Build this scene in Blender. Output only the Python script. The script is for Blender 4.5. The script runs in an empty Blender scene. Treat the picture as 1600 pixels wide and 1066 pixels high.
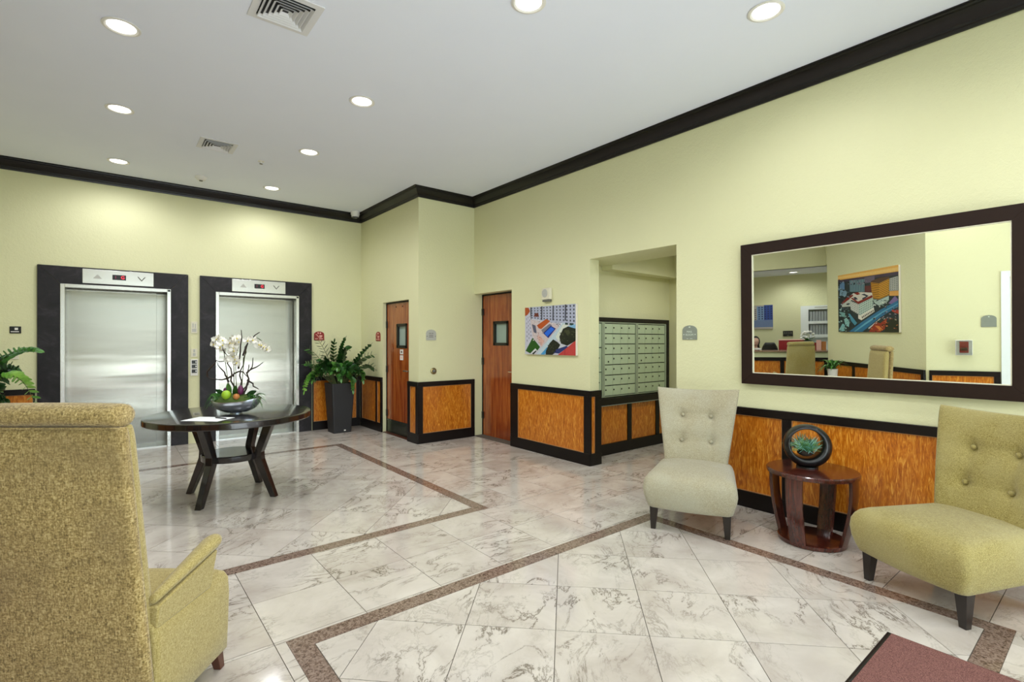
import bpy, math, random
from mathutils import Vector, Matrix
random.seed(7)
C = bpy.context.scene.collection
scene = bpy.context.scene
PI = math.pi

# ------------------------------------------------------------------ camera, light, exposure
YAW = math.atan2(633, 785)
cd = bpy.data.cameras.new('camera'); cam = bpy.data.objects.new('camera', cd); C.objects.link(cam)
cd.sensor_width = 36.0; cd.lens = 785 / 1600 * 36.0; cd.clip_start = 0.02; cd.clip_end = 200
cam.location = (0, 0, 1.4); cam.rotation_euler = (PI / 2, 0, -YAW)
scene.camera = cam
scene.view_settings.view_transform = 'Standard'; scene.view_settings.look = 'None'
scene.view_settings.gamma = 1.0; scene.view_settings.use_curve_mapping = False
scene.view_settings.exposure = -0.05
try:
    scene.cycles.max_bounces = 12; scene.cycles.diffuse_bounces = 6; scene.cycles.glossy_bounces = 6
    scene.cycles.transparent_max_bounces = 12; scene.cycles.sample_clamp_indirect = 6
    scene.cycles.use_denoising = True
except Exception: pass

world = bpy.data.worlds.new('world'); scene.world = world; world.use_nodes = True
wt = world.node_tree; wt.nodes.clear()
wo = wt.nodes.new('ShaderNodeOutputWorld'); wb = wt.nodes.new('ShaderNodeBackground'); ws = wt.nodes.new('ShaderNodeTexSky')
ws.sky_type = 'NISHITA'; ws.sun_disc = False; ws.sun_elevation = math.radians(50); ws.sun_rotation = math.radians(40)
wb.inputs['Strength'].default_value = 0.30
wt.links.new(ws.outputs[0], wb.inputs[0]); wt.links.new(wb.outputs[0], wo.inputs[0])

def area(name, loc, rot, sx, sy, power, col):
    l = bpy.data.lights.new(name, 'AREA'); l.shape = 'RECTANGLE'; l.size = sx; l.size_y = sy; l.energy = power; l.color = col
    o = bpy.data.objects.new(name, l); o.location = loc; o.rotation_euler = rot; C.objects.link(o); return o
# daylight coming through the glazed entrance front behind the camera
area('daylight', (1.5, -2.02, 1.9), (PI / 2, 0, 0), 5.0, 1.7, 45, (0.84, 0.94, 1.0))
# added up-tilted lamp filling the ceiling, in place of bounce off the paving
area('ceiling_fill', (1.5, -2.20, .42), (PI / 2 + math.radians(38), 0, 0), 5.0, .8, 150, (0.92, 0.97, 1.0))
SPOT_W = 82

# ------------------------------------------------------------------ materials
def lin(c):
    return tuple(((v / 255) / 12.92 if v / 255 <= 0.04045 else ((v / 255 + 0.055) / 1.055) ** 2.4) for v in c) + (1.0,)
class NT:
    def __init__(s, name):
        s.m = bpy.data.materials.new(name); s.m.use_nodes = True; s.t = s.m.node_tree
        s.b = s.t.nodes['Principled BSDF']
    def n(s, ty, **kw):
        nd = s.t.nodes.new(ty)
        for k, v in kw.items():
            if k.startswith('_'): setattr(nd, k[1:], v)
            else: s.set(nd.inputs[k.replace('__', ' ')], v)
        return nd
    def set(s, inp, v):
        if isinstance(v, bpy.types.NodeSocket): s.t.links.new(v, inp)
        else: inp.default_value = v
    def ramp(s, fac, stops):
        r = s.t.nodes.new('ShaderNodeValToRGB'); s.t.links.new(fac, r.inputs[0]); e = r.color_ramp.elements
        while len(e) < len(stops): e.new(0.5)
        for i, (p, c) in enumerate(stops): e[i].position = p; e[i].color = c if len(c) == 4 else tuple(c) + (1,)
        return r.outputs[0]
    def mix(s, fac, a, b, mode='MIX'):
        m = s.t.nodes.new('ShaderNodeMix'); m.data_type = 'RGBA'; m.blend_type = mode
        s.set(m.inputs[0], fac); s.set(m.inputs[6], a); s.set(m.inputs[7], b); return m.outputs[2]
    def math(s, op, a, b=0.0, c=None):
        m = s.t.nodes.new('ShaderNodeMath'); m.operation = op; s.set(m.inputs[0], a); s.set(m.inputs[1], b)
        if c is not None: s.set(m.inputs[2], c)
        return m.outputs[0]
    def coord(s, scale=(1, 1, 1), which='Object', rnd=0.0, rot=(0, 0, 0)):
        tc = s.t.nodes.new('ShaderNodeTexCoord'); v = tc.outputs[which]
        if rnd:
            oi = s.t.nodes.new('ShaderNodeObjectInfo')
            mu = s.math('MULTIPLY', oi.outputs['Random'], rnd)
            va = s.t.nodes.new('ShaderNodeVectorMath'); va.operation = 'ADD'; s.t.links.new(v, va.inputs[0]); s.t.links.new(mu, va.inputs[1]); v = va.outputs[0]
        mp = s.t.nodes.new('ShaderNodeMapping'); s.t.links.new(v, mp.inputs[0]); mp.inputs['Scale'].default_value = scale; mp.inputs['Rotation'].default_value = rot
        return mp.outputs[0]
    def noise(s, vec, scale, detail=3.0, rough=0.55, dist=0.0):
        nd = s.n('ShaderNodeTexNoise', Vector=vec, Scale=scale, Detail=detail, Roughness=rough, Distortion=dist); return nd.outputs[0]
    def bump(s, h, strength=0.2, dist=0.01):
        b = s.n('ShaderNodeBump', Strength=strength, Distance=dist, Height=h); s.t.links.new(b.outputs[0], s.b.inputs['Normal'])
def M(name, col, rough=0.5, metal=0.0, spec=0.5, emis=None, es=0.0, var=0.0, vs=20, bump=0.0, bs=200, coat=0.0, srgb=True):
    n = NT(name); c = lin(col) if srgb else tuple(col) + (1,)
    b = n.b; b.inputs['Roughness'].default_value = rough; b.inputs['Metallic'].default_value = metal
    b.inputs['Specular IOR Level'].default_value = spec; b.inputs['Coat Weight'].default_value = coat
    b.inputs['Base Color'].default_value = c
    v = n.coord()
    f = n.noise(v, vs, 3)
    k = var if var else 0.03
    dark = tuple(x * (1 - k) for x in c[:3]) + (1,); lite = tuple(min(1, x * (1 + k)) for x in c[:3]) + (1,)
    n.set(b.inputs['Base Color'], n.mix(f, dark, lite))
    if bump: n.bump(n.noise(v, bs, 2), bump, 0.005)
    if emis: b.inputs['Emission Color'].default_value = lin(emis); b.inputs['Emission Strength'].default_value = es
    return n.m

def wall_paint():
    n = NT('wall_paint'); v = n.coord()
    f = n.noise(v, 1.3, 3)
    n.set(n.b.inputs['Base Color'], n.mix(f, lin((214, 213, 171)), lin((219, 218, 177))))
    n.b.inputs['Roughness'].default_value = 0.55; n.b.inputs['Specular IOR Level'].default_value = 0.3
    h = n.math('ADD', n.noise(v, 34, 4, 0.6, 0.6), n.math('MULTIPLY', n.noise(v, 140, 2), 0.35))
    n.bump(h, 0.55, 0.006); return n.m
def ceiling_paint():
    n = NT('ceiling_paint'); v = n.coord(); n.set(n.b.inputs['Base Color'], n.mix(n.noise(v, 2, 3), lin((231, 236, 251)), lin((236, 240, 253))))
    n.b.inputs['Roughness'].default_value = 0.8; n.b.inputs['Specular IOR Level'].default_value = 0.2
    n.bump(n.noise(v, 120, 2), 0.1, 0.003); return n.m
def marble():
    n = NT('marble_tile'); v = n.coord(rnd=37.0)
    vs = n.coord(scale=(1.0, 1.9, 1.0), rnd=37.0, rot=(0, 0, 0.6))
    cloud = n.noise(v, 2.6, 5, 0.6, 0.5)
    base = n.ramp(cloud, [(0.3, lin((180, 170, 160))), (0.5, lin((197, 189, 180))), (0.7, lin((211, 204, 195)))])
    a = n.noise(vs, 2.6, 10, 0.66, 0.7)
    ridge = n.math('ABSOLUTE', n.math('SUBTRACT', a, 0.5))
    vein = n.ramp(ridge, [(0.0, (1, 1, 1)), (0.006, (0.6,) * 3), (0.016, (0.12,) * 3), (0.05, (0.0,) * 3)])
    mask = n.ramp(n.noise(v, 1.9, 3), [(0.42, (0, 0, 0)), (0.60, (1.0,) * 3)])
    b2 = n.noise(vs, 6.0, 8, 0.68, 0.5)
    r2 = n.ramp(n.math('ABSOLUTE', n.math('SUBTRACT', b2, 0.5)), [(0.0, (0.38,) * 3), (0.03, (0,) * 3)])
    m2 = n.ramp(n.noise(v, 3.3, 2), [(0.5, (0, 0, 0)), (0.66, (0.9,) * 3)])
    c = n.mix(n.math('MULTIPLY', vein, mask), base, lin((92, 80, 66)))
    c = n.mix(n.math('MULTIPLY', r2, m2), c, lin((120, 112, 98)))
    oi = n.t.nodes.new('ShaderNodeObjectInfo')
    c = n.mix(n.math('MULTIPLY', oi.outputs['Random'], 0.13), c, lin((178, 170, 158)))
    n.set(n.b.inputs['Base Color'], c)
    n.set(n.b.inputs['Roughness'], n.ramp(n.noise(v, 6, 2), [(0.3, (0.07,) * 3), (0.7, (0.13,) * 3)]))
    n.b.inputs['Specular IOR Level'].default_value = 0.6
    return n.m
def granite(name='granite_border', cols=None, sc=60, rough=0.12):
    cols = cols or [(66, 50, 42), (112, 92, 80), (150, 130, 118), (86, 68, 58)]
    n = NT(name); v = n.coord()
    f = n.noise(v, sc, 5, 0.7, 1.0)
    c = n.ramp(f, [(0.32, lin(cols[0])), (0.46, lin(cols[1])), (0.58, lin(cols[2])), (0.72, lin(cols[3]))])
    vo = n.n('ShaderNodeTexVoronoi', Vector=v, Scale=sc * 1.2)
    c = n.mix(n.ramp(vo.outputs['Distance'], [(0.1, (0.6,) * 3), (0.35, (0,) * 3)]), c, lin((52, 42, 36)))
    n.set(n.b.inputs['Base Color'], c); n.b.inputs['Roughness'].default_value = rough; return n.m
def wood(name, c0, c1, c2, rough=0.28, scale=(22, 22, 2.2), fig=1.0, coat=0.3, dist=1.2):
    n = NT(name); v = n.coord(scale=scale, rnd=9.0)
    a = n.noise(v, 1.0, 6, 0.65, dist); b = n.noise(n.coord(scale=(scale[0] * 5, scale[1] * 5, scale[2] * 3), rnd=5.0), 1.0, 3, 0.6, 0.5)
    f = n.math('ADD', n.math('MULTIPLY', a, 0.7), n.math('MULTIPLY', b, 0.3 * fig))
    c = n.ramp(f, [(0.33, lin(c0)), (0.5, lin(c1)), (0.64, lin(c2))])
    big = n.noise(n.coord(scale=(1.5, 1.5, 1.0), rnd=3.0), 1.2, 2)
    c = n.mix(n.math('MULTIPLY', big, 0.35), c, lin(c0))
    n.set(n.b.inputs['Base Color'], c); n.b.inputs['Roughness'].default_value = rough; n.b.inputs['Coat Weight'].default_value = coat
    n.b.inputs['Coat Roughness'].default_value = 0.15
    n.bump(b, 0.04, 0.002); return n.m
def fabric(name, c0, c1, c2, sc=260, stain=None, stretch=(1, 1, 1)):
    n = NT(name); v = n.coord(scale=stretch)
    a = n.noise(v, sc, 3, 0.7); w = n.noise(n.coord(scale=(1, 1, 0.22)), sc * 1.4, 2, 0.6); w2 = n.noise(n.coord(scale=(0.22, 0.22, 1)), sc * 1.4, 2, 0.6)
    f = n.math('ADD', n.math('MULTIPLY', a, 0.5), n.math('ADD', n.math('MULTIPLY', w, 0.28), n.math('MULTIPLY', w2, 0.22)))
    c = n.ramp(f, [(0.38, lin(c0)), (0.5, lin(c1)), (0.62, lin(c2))])
    if stain: c = n.mix(n.ramp(n.noise(n.coord(), 3.2, 3), [(0.42, (0, 0, 0)), (0.68, (0.55,) * 3)]), c, lin(stain))
    n.set(n.b.inputs['Base Color'], c); n.b.inputs['Roughness'].default_value = 0.92; n.b.inputs['Specular IOR Level'].default_value = 0.15
    n.b.inputs['Sheen Weight'].default_value = 0.25; n.b.inputs['Sheen Roughness'].default_value = 0.5
    n.bump(f, 0.5, 0.003); return n.m
def steel(name='brushed_steel', aniso=0.75, rough=0.22, col=(205, 205, 200)):
    n = NT(name); v = n.coord(scale=(900, 900, 2.0))
    f = n.noise(v, 1.0, 2, 0.5)
    n.set(n.b.inputs['Base Color'], n.mix(f, lin(tuple(x - 5 for x in col)), lin(col)))
    n.b.inputs['Metallic'].default_value = 1.0
    n.set(n.b.inputs['Roughness'], n.math('MULTIPLY_ADD', f, 0.02, rough - 0.01))
    n.b.inputs['Anisotropic'].default_value = aniso
    tg = n.n('ShaderNodeCombineXYZ', X=1.0, Y=0.0, Z=0.0); n.t.links.new(tg.outputs[0], n.b.inputs['Tangent'])
    wv = n.noise(n.coord(scale=(0.3, 0.3, 2.2)), 2.0, 2); n.bump(wv, 0.25, 0.01)
    return n.m
def stone_black():
    n = NT('black_stone'); v = n.coord()
    c = n.ramp(n.noise(v, 6, 6, 0.7, 0.6), [(0.35, lin((20, 18, 20))), (0.55, lin((32, 29, 32))), (0.72, lin((54, 50, 56)))])
    n.set(n.b.inputs['Base Color'], c); n.b.inputs['Roughness'].default_value = 0.45; n.b.inputs['Specular IOR Level'].default_value = 0.3
    n.bump(n.noise(v, 90, 4), 0.12, 0.003); return n.m
def mat_carpet():
    n = NT('mat_carpet'); v = n.coord()
    f = n.noise(v, 420, 2, 0.8)
    c = n.ramp(f, [(0.38, lin((72, 38, 36))), (0.5, lin((122, 78, 72))), (0.62, lin((158, 112, 102)))])
    n.set(n.b.inputs['Base Color'], c); n.b.inputs['Roughness'].default_value = 0.97; n.bump(f, 0.8, 0.004); return n.m
def leafmat(name, c0, c1, rough=0.32):
    n = NT(name); v = n.coord()
    f = n.noise(v, 9, 3)
    c = n.mix(n.ramp(f, [(0.35, (0, 0, 0)), (0.65, (1, 1, 1))]), lin(c0), lin(c1))
    n.set(n.b.inputs['Base Color'], c); n.b.inputs['Roughness'].default_value = rough; return n.m
def print_mat():
    n = NT('photo_print'); a = n.n('ShaderNodeVertexColor'); a.layer_name = 'Col'
    v = n.coord(); f = n.noise(v, 90, 3)
    n.set(n.b.inputs['Base Color'], n.mix(n.ramp(f, [(0.3, (0.22,) * 3), (0.7, (0.0,) * 3)]), a.outputs[0], (0.02, 0.02, 0.02, 1)))
    n.b.inputs['Roughness'].default_value = 0.35; return n.m
def glass_mat(name='clear_glass', tint=(0.95, 0.98, 0.97), r=0.0):
    n = NT(name); n.t.nodes.remove(n.b)
    out = [x for x in n.t.nodes if x.type == 'OUTPUT_MATERIAL'][0]
    tr = n.n('ShaderNodeBsdfTransparent', Color=tint + (1,)); gl = n.n('ShaderNodeBsdfGlossy', Roughness=0.02)
    fr = n.n('ShaderNodeFresnel', IOR=1.45)
    mx = n.n('ShaderNodeMixShader'); n.t.links.new(fr.outputs[0], mx.inputs[0]); n.t.links.new(tr.outputs[0], mx.inputs[1]); n.t.links.new(gl.outputs[0], mx.inputs[2])
    n.t.links.new(mx.outputs[0], out.inputs[0]); return n.m

m_wall = wall_paint(); m_ceil = ceiling_paint(); m_marble = marble(); m_gran = granite()
m_dark = M('espresso_wood', (16, 10, 9), 0.35, spec=.3, var=0.25, vs=30)
m_crown = M('dark_crown', (14, 9, 9), 0.35, spec=.4, var=0.25, vs=12)
m_frame = M('mirror_frame_wood', (36, 22, 15), 0.6, spec=.2, var=0.2, vs=12)
m_panel = wood('anigre_panel', (136, 64, 4), (196, 112, 20), (238, 172, 68), scale=(34, 34, 6.0), dist=2.2)
m_door = wood('door_veneer', (98, 38, 14), (146, 66, 26), (182, 104, 48), rough=.2, scale=(18, 18, 1.1), fig=1.2, coat=.5)
m_mahog = wood('mahogany', (38, 14, 10), (72, 30, 22), (100, 48, 36), rough=0.2, scale=(30, 30, 3), coat=0.6)
m_black = M('black_satin', (9, 9, 9), 0.35, var=0.15)
m_tablewood = M('black_lacquer_wood', (26, 22, 21), 0.20, var=0.25, vs=30, coat=0.5)
m_steel = steel(rough=.20, aniso=.88, col=(160, 158, 149)); m_jamb = steel('jamb_steel', 0.3, 0.25, (214, 214, 210))
m_stone = stone_black(); m_grout = M('grout', (92, 84, 75), 0.8, var=0.1)
m_mirror = M('mirror_silver', (242, 246, 240), 0.0, 1.0, var=0.002)
m_white = M('white_plastic', (228, 226, 220), 0.4)
m_offw = M('offwhite_plate', (214, 210, 186), 0.45)
m_chrome = M('chrome', (225, 225, 225), 0.12, 1.0)
m_brass = M('aged_brass', (150, 136, 96), 0.3, 1.0)
m_red = M('sign_red', (138, 28, 18), 0.45); m_pink = M('sign_pink', (232, 178, 164), 0.5)
m_grey = M('sign_grey', (128, 134, 122), 0.45, var=0.08); m_greyl = M('sign_lightgrey', (176, 176, 168), 0.45)
m_lgrey = M('sign_pale', (196, 206, 190), 0.5); m_dgrey = M('sign_dark', (98, 98, 90), 0.5)
m_mail = M('mailbox_aluminium', (182, 198, 168), 0.42, 0.1, var=0.06, vs=8); m_mail2 = M('mailbox_frame', (168, 180, 160), 0.35, 0.35)
m_fabA = fabric('sage_fabric_lit', (130, 122, 96), (160, 152, 126), (184, 177, 152), stain=(170, 168, 150))  # slipper chair weave made paler and greyer: the light on it is in the colour
m_fabB = fabric('olive_fabric', (116, 103, 52), (151, 138, 80), (182, 170, 112), stain=(168, 158, 110))
m_fabC = fabric('tweed_fabric', (94, 78, 42), (156, 134, 82), (204, 184, 132), sc=150, stain=(124, 106, 74))
m_fabD = fabric('moss_fabric', (132, 115, 62), (164, 148, 92), (188, 172, 120), sc=230)
m_legA = M('dark_leg', (34, 26, 22), 0.35, var=0.2); m_legB = M('brown_leg', (84, 48, 34), 0.35, var=0.2)
m_pot = M('graphite_planter', (33, 33, 35), 0.5, var=0.12, vs=60, bump=0.2, bs=260)
m_soil = M('soil', (40, 30, 22), 0.95, var=0.4, vs=80, bump=0.6, bs=90)
m_leaf = [leafmat('leaf_dark', (22, 52, 22), (48, 96, 38)), leafmat('leaf_mid', (40, 92, 36), (92, 148, 60)), leafmat('leaf_bright', (92, 160, 56), (156, 200, 92))]
m_stem = M('green_stem', (74, 84, 44), 0.5, var=0.2)
m_twig = M('dark_twig', (44, 30, 24), 0.6, var=0.3, vs=80)
m_petal = M('white_petal', (238, 236, 228), 0.5, var=0.04); m_lip = M('orchid_lip', (212, 196, 96), 0.5)
m_moss = M('moss', (74, 94, 36), 0.9, var=0.5, vs=120, bump=0.8, bs=120)
m_lime = M('lime_ball', (150, 190, 40), 0.5, var=0.15); m_orange = M('orange_ball', (186, 120, 60), 0.6, var=0.2); m_purple = M('purple_bud', (98, 30, 78), 0.4, var=0.2)
m_silver = M('silver_bowl', (196, 202, 212), 0.22, 0.85, var=0.45, vs=22)
m_paper = M('paper', (236, 238, 240), 0.6)
m_succ = [leafmat('succulent_blue', (104, 164, 150), (170, 212, 196), 0.5), leafmat('succulent_green', (66, 122, 78), (150, 188, 104), 0.5)]
m_lamp = M('lamp_lens', (255, 253, 246), 0.5, emis=(255, 252, 244), es=5.0)
m_print = print_mat(); m_canvas = M('canvas_edge', (220, 214, 200), 0.7)
m_doorglass = M('frosted_wire_glass', (150, 170, 160), 0.25, var=0.1, vs=4)
m_glass = glass_mat(); m_alu = M('white_aluminium', (226, 232, 232), 0.4)
m_digit = M('red_digit', (230, 40, 60), 0.5, emis=(255, 40, 70), es=1.6); m_digitdim = M('dim_digit', (120, 30, 70), 0.5, emis=(150, 30, 80), es=0.5)
m_kick = M('kick_plate', (60, 66, 56), 0.25, 0.7, var=0.3, vs=12)
m_rim = M('vent_white', (222, 222, 224), 0.5); m_dome = M('smoked_dome', (70, 70, 72), 0.1)
m_counter = granite('granite_counter', [(70, 50, 40), (128, 98, 78), (168, 140, 118), (96, 70, 56)], 70, 0.15)
m_greenp = M('green_painted_panel', (196, 200, 160), 0.5)
m_redbox = M('red_cabinet', (150, 22, 28), 0.4); m_paving = M('paving', (190, 186, 178), 0.8, var=0.12, vs=4)
m_skin = M('skin', (224, 178, 156), 0.5); m_hair = M('dark_hair', (30, 22, 20), 0.5); m_shirt = M('white_blouse', (226, 222, 214), 0.8)
m_binder = M('grey_binder', (150, 156, 158), 0.5); m_binder2 = M('dark_binder', (70, 76, 82), 0.5)

# ------------------------------------------------------------------ mesh helpers
W = {}
class MB:
    def __init__(s): s.v = []; s.f = []; s.c = []
    def add(s, v, f, c=None):
        b = len(s.v); s.v += [Vector(p) for p in v]
        for q in f: s.f.append([b + i for i in q]); s.c.append(c)
        return s
    def box(s, x0, x1, y0, y1, z0, z1, c=None):
        v = [(x, y, z) for x in (x0, x1) for y in (y0, y1) for z in (z0, z1)]
        return s.add(v, [(0, 1, 3, 2), (4, 6, 7, 5), (0, 4, 5, 1), (2, 3, 7, 6), (0, 2, 6, 4), (1, 5, 7, 3)], c)
    def hexa(s, bot, top, c=None):      # two quads, same winding
        n = len(bot); v = list(bot) + list(top)
        f = [list(range(n))[::-1], list(range(n, 2 * n))] + [(i, (i + 1) % n, n + (i + 1) % n, n + i) for i in range(n)]
        return s.add(v, f, c)
    def fbox(s, F, u0, u1, z0, z1, d0, d1, c=None):
        v = [F(u, z, d) for u in (u0, u1) for d in (d0, d1) for z in (z0, z1)]
        return s.add(v, [(0, 1, 3, 2), (4, 6, 7, 5), (0, 4, 5, 1), (2, 3, 7, 6), (0, 2, 6, 4), (1, 5, 7, 3)], c)
    def fprism(s, F, pts, d0, d1, c=None):
        return s.hexa([F(u, z, d0) for u, z in pts], [F(u, z, d1) for u, z in pts], c)
    def rings(s, rs, cap0=True, cap1=True, closed=False):
        n = len(rs[0]); b = len(s.v); v = [p for r in rs for p in r]; f = []
        K = len(rs)
        for k in range(K if closed else K - 1):
            k2 = (k + 1) % K
            for i in range(n): f.append((k * n + i, k * n + (i + 1) % n, k2 * n + (i + 1) % n, k2 * n + i))
        if cap0 and not closed: f.append(list(range(n))[::-1])
        if cap1 and not closed: f.append([(K - 1) * n + i for i in range(n)])
        return s.add(v, f)
    def tube(s, pts, r, n=8):
        P = [Vector(p) for p in pts]; R = r if isinstance(r, (list, tuple)) else [r] * len(P)
        up = Vector((0, 0, 1)); rs = []; prev = None
        for i, p in enumerate(P):
            t = (P[min(i + 1, len(P) - 1)] - P[max(i - 1, 0)]).normalized()
            a = prev - t * prev.dot(t) if prev else (up.cross(t) if abs(t.dot(up)) < .95 else Vector((1, 0, 0)).cross(t))
            a.normalize(); b = t.cross(a); prev = a
            rs.append([p + (a * math.cos(q) + b * math.sin(q)) * R[i] for q in [2 * PI * k / n for k in range(n)]])
        return s.rings(rs)
    def lathe(s, prof, n=32, c=(0, 0, 0)):
        rs = [[(c[0] + r * math.cos(2 * PI * k / n), c[1] + r * math.sin(2 * PI * k / n), c[2] + z) for k in range(n)] for r, z in prof]
        return s.rings(rs)
    def build(s, name, mat, parent=None, smooth=False, bevel=0, sub=0, local=False, kind=None, loc=None, label=None, auto=None):
        me = bpy.data.meshes.new(name)
        Mi = None
        if parent is not None and not local: Mi = W[parent].inverted()
        elif loc is not None and parent is None: Mi = Matrix.Translation(loc).inverted()
        v = [(Mi @ p) if Mi else p for p in s.v]
        me.from_pydata([tuple(p) for p in v], [], s.f)
        if any(c is not None for c in s.c):
            ca = me.color_attributes.new('Col', 'FLOAT_COLOR', 'CORNER'); k = 0
            for pi, poly in enumerate(me.polygons):
                col = s.c[pi] or (0.5, 0.5, 0.5, 1)
                for _ in poly.loop_indices: ca.data[k].color = col; k += 1
        me.materials.append(mat)
        me.update()
        import bmesh
        bm = bmesh.new(); bm.from_mesh(me); bmesh.ops.recalc_face_normals(bm, faces=bm.faces); bm.to_mesh(me); bm.free()
        if smooth:
            for p in me.polygons: p.use_smooth = True
            if auto is None: auto = 40
            if auto:
                try: me.set_sharp_from_angle(angle=math.radians(auto))
                except Exception: pass
        o = bpy.data.objects.new(name, me); C.objects.link(o)
        if parent is not None: o.parent = parent; W[o] = W[parent]
        else:
            L = Matrix.Translation(loc) if loc is not None else Matrix()
            o.matrix_world = L; W[o] = L
            if loc is not None: o.location = loc
        if bevel:
            md = o.modifiers.new('bevel', 'BEVEL'); md.width = bevel; md.segments = 2; md.limit_method = 'ANGLE'
        if sub:
            md = o.modifiers.new('sub', 'SUBSURF'); md.levels = sub; md.render_levels = sub
        if kind: o['kind'] = kind
        if label: o['label'] = label
        return o
def thing(name, label, cat, loc=(0, 0, 0), rz=0.0, group=None, kind=None):
    o = bpy.data.objects.new(name, None); C.objects.link(o); o.empty_display_size = 0.1
    o.location = loc; o.rotation_euler = (0, 0, rz); W[o] = Matrix.Translation(loc) @ Matrix.Rotation(rz, 4, 'Z')
    if label: o['label'] = label
    if cat: o['category'] = cat
    if group: o['group'] = group
    if kind: o['kind'] = kind
    return o
def tag(o, label, cat, group=None, kind=None):
    o['label'] = label; o['category'] = cat
    if group: o['group'] = group
    if kind: o['kind'] = kind
    return o
def Fr(o, u, n=None):
    o = Vector((o[0], o[1], 0)); u = Vector((u[0], u[1], 0)).normalized(); n = Vector((n[0], n[1], 0)).normalized()
    def f(a, z, d): return o + u * a + n * d + Vector((0, 0, z))
    f.o = o; f.u = u; f.n = n
    return f
def text(body, F, u, z, d, size, mat, parent, name='lettering', flip=False, align='CENTER', sx=1.0):
    """flat lettering on a wall frame; flip when the frame's u axis runs right-to-left for a reader"""
    cu = bpy.data.curves.new(name, 'FONT'); cu.body = body; cu.size = size; cu.extrude = 0.0006; cu.align_x = align; cu.align_y = 'CENTER'; cu.resolution_u = 3
    o = bpy.data.objects.new(name, cu); C.objects.link(o); cu.materials.append(mat)
    X = -F.u if flip else F.u; Z = F.n; Y = Z.cross(X)
    me = bpy.data.meshes.new_from_object(o); bpy.data.objects.remove(o); o = bpy.data.objects.new(name, me); C.objects.link(o)
    if not me.materials: me.materials.append(mat)
    p = F(u, z, d)
    mw = Matrix(((X.x * sx, Y.x, Z.x, p.x), (X.y * sx, Y.y, Z.y, p.y), (X.z * sx, Y.z, Z.z, p.z), (0, 0, 0, 1)))
    o.parent = parent; o.matrix_local = W[parent].inverted() @ mw; W[o] = mw
    return o

H = 3.49
MW = Fr((4.22, 0), (0, 1), (-1, 0))        # mirror wall
EW = Fr((0, 8.10), (1, 0), (0, -1))        # elevator wall
CS = Fr((3.30, 0), (0, 1), (-1, 0))        # pillar side
CF = Fr((0, 6.12), (1, 0), (0, -1))        # pillar front
NJ = Fr((0, 3.84), (1, 0), (0, -1))        # alcove jamb
ML = Fr((0, 4.14), (1, 0), (0, -1))        # mailbox wall
EN = Fr((-.499, 1.821), (-.2147, -.9767), (.9767, -.2147))     # entry wall beside camera
PW = Fr((-.499, 1.821), (-.6743, .7384), (.7384, .6743))       # angled picture wall
CT = Fr((-2.514, 3.751), (.3053, .9522), (.9522, -.3053))      # reception counter
BK = Fr((-2.514 - .9522 * 1.6, 3.751 + .3053 * 1.6), (.3053, .9522), (.9522, -.3053))   # reception back wall

# ------------------------------------------------------------------ setting: walls
def wall(name, F, u0, u1, z0, z1, th, holes=(), mat=None):
    """wall slab behind the frame plane with rectangular holes (u0,u1,z0,z1)"""
    us = sorted(set([u0, u1] + [h[0] for h in holes] + [h[1] for h in holes])); zs = sorted(set([z0, z1] + [h[2] for h in holes] + [h[3] for h in holes]))
    us = [u for u in us if u0 <= u <= u1]; zs = [z for z in zs if z0 <= z <= z1]
    m = MB()
    def inh(a, b): return any(h[0] - 1e-6 < a < h[1] + 1e-6 and h[2] - 1e-6 < b < h[3] + 1e-6 for h in holes)
    for i in range(len(us) - 1):
        col = [not inh((us[i] + us[i + 1]) / 2, (zs[j] + zs[j + 1]) / 2) for j in range(len(zs) - 1)]
        j = 0
        while j < len(col):
            if col[j]:
                k = j
                while k + 1 < len(col) and col[k + 1]: k += 1
                m.fbox(F, us[i], us[i + 1], zs[j], zs[k + 1], -th, 0); j = k + 1
            else: j += 1
    o = m.build(name, mat or m_wall, kind='structure'); return o
D1 = (6.40, 7.25, 0, 1.985); D2 = (5.24, 6.12, 0, 2.09); NI = (2.74, 3.84, 0, 2.32)
wall('wall_right', MW, -2.0, 6.12, 0, H, 0.15, [D2, NI])
wall('wall_pillar_side', CS, 6.12, 8.10, 0, H, 0.08, [D1])
wall('wall_pillar_front', CF, 3.38, 4.37, 0, H, 0.12)
E1 = (-.435, .665, 0, 2.095); E2 = (1.185, 2.30, 0, 2.095)
wall('wall_back', EW, -2.0, 3.30, 0, H, 0.16, [E1, E2])
wall('wall_entry', EN, 0.0, 4.0, 0, H, 0.12, [(0.80, 1.75, 0, 2.09)])
wall('wall_picture', PW, 0.0, 2.41, 0, H, 0.12)
wall('wall_reception', CT, -0.12, 2.20, 2.64, H, 0.15)
m = MB(); m.hexa([(-2.124, 3.60, 2.64), (-2.514, 3.752, 2.64), (-2.60, 3.70, 2.64), (-2.22, 3.52, 2.64)], [(-2.124, 3.60, H), (-2.514, 3.752, H), (-2.60, 3.70, H), (-2.22, 3.52, H)]); m.build('wall_reception_header', m_wall, kind='structure')
m = MB(); m.box(-2.0, -1.85, 5.84, 8.1, 0, H); m.build('wall_left', m_wall, kind='structure')
wall('wall_reception_back', BK, -1.6, 3.2, 0, 2.7, 0.1)
m = MB(); m.box(-6.2, -2.0, 6.9, 7.0, 0, 2.7); m.build('wall_reception_side', m_wall, kind='structure')
m = MB(); m.fbox(CT, -.62, -.50, 0, 2.75, -1.7, -.10); m.build('wall_reception_near', m_wall, kind='structure')
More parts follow.
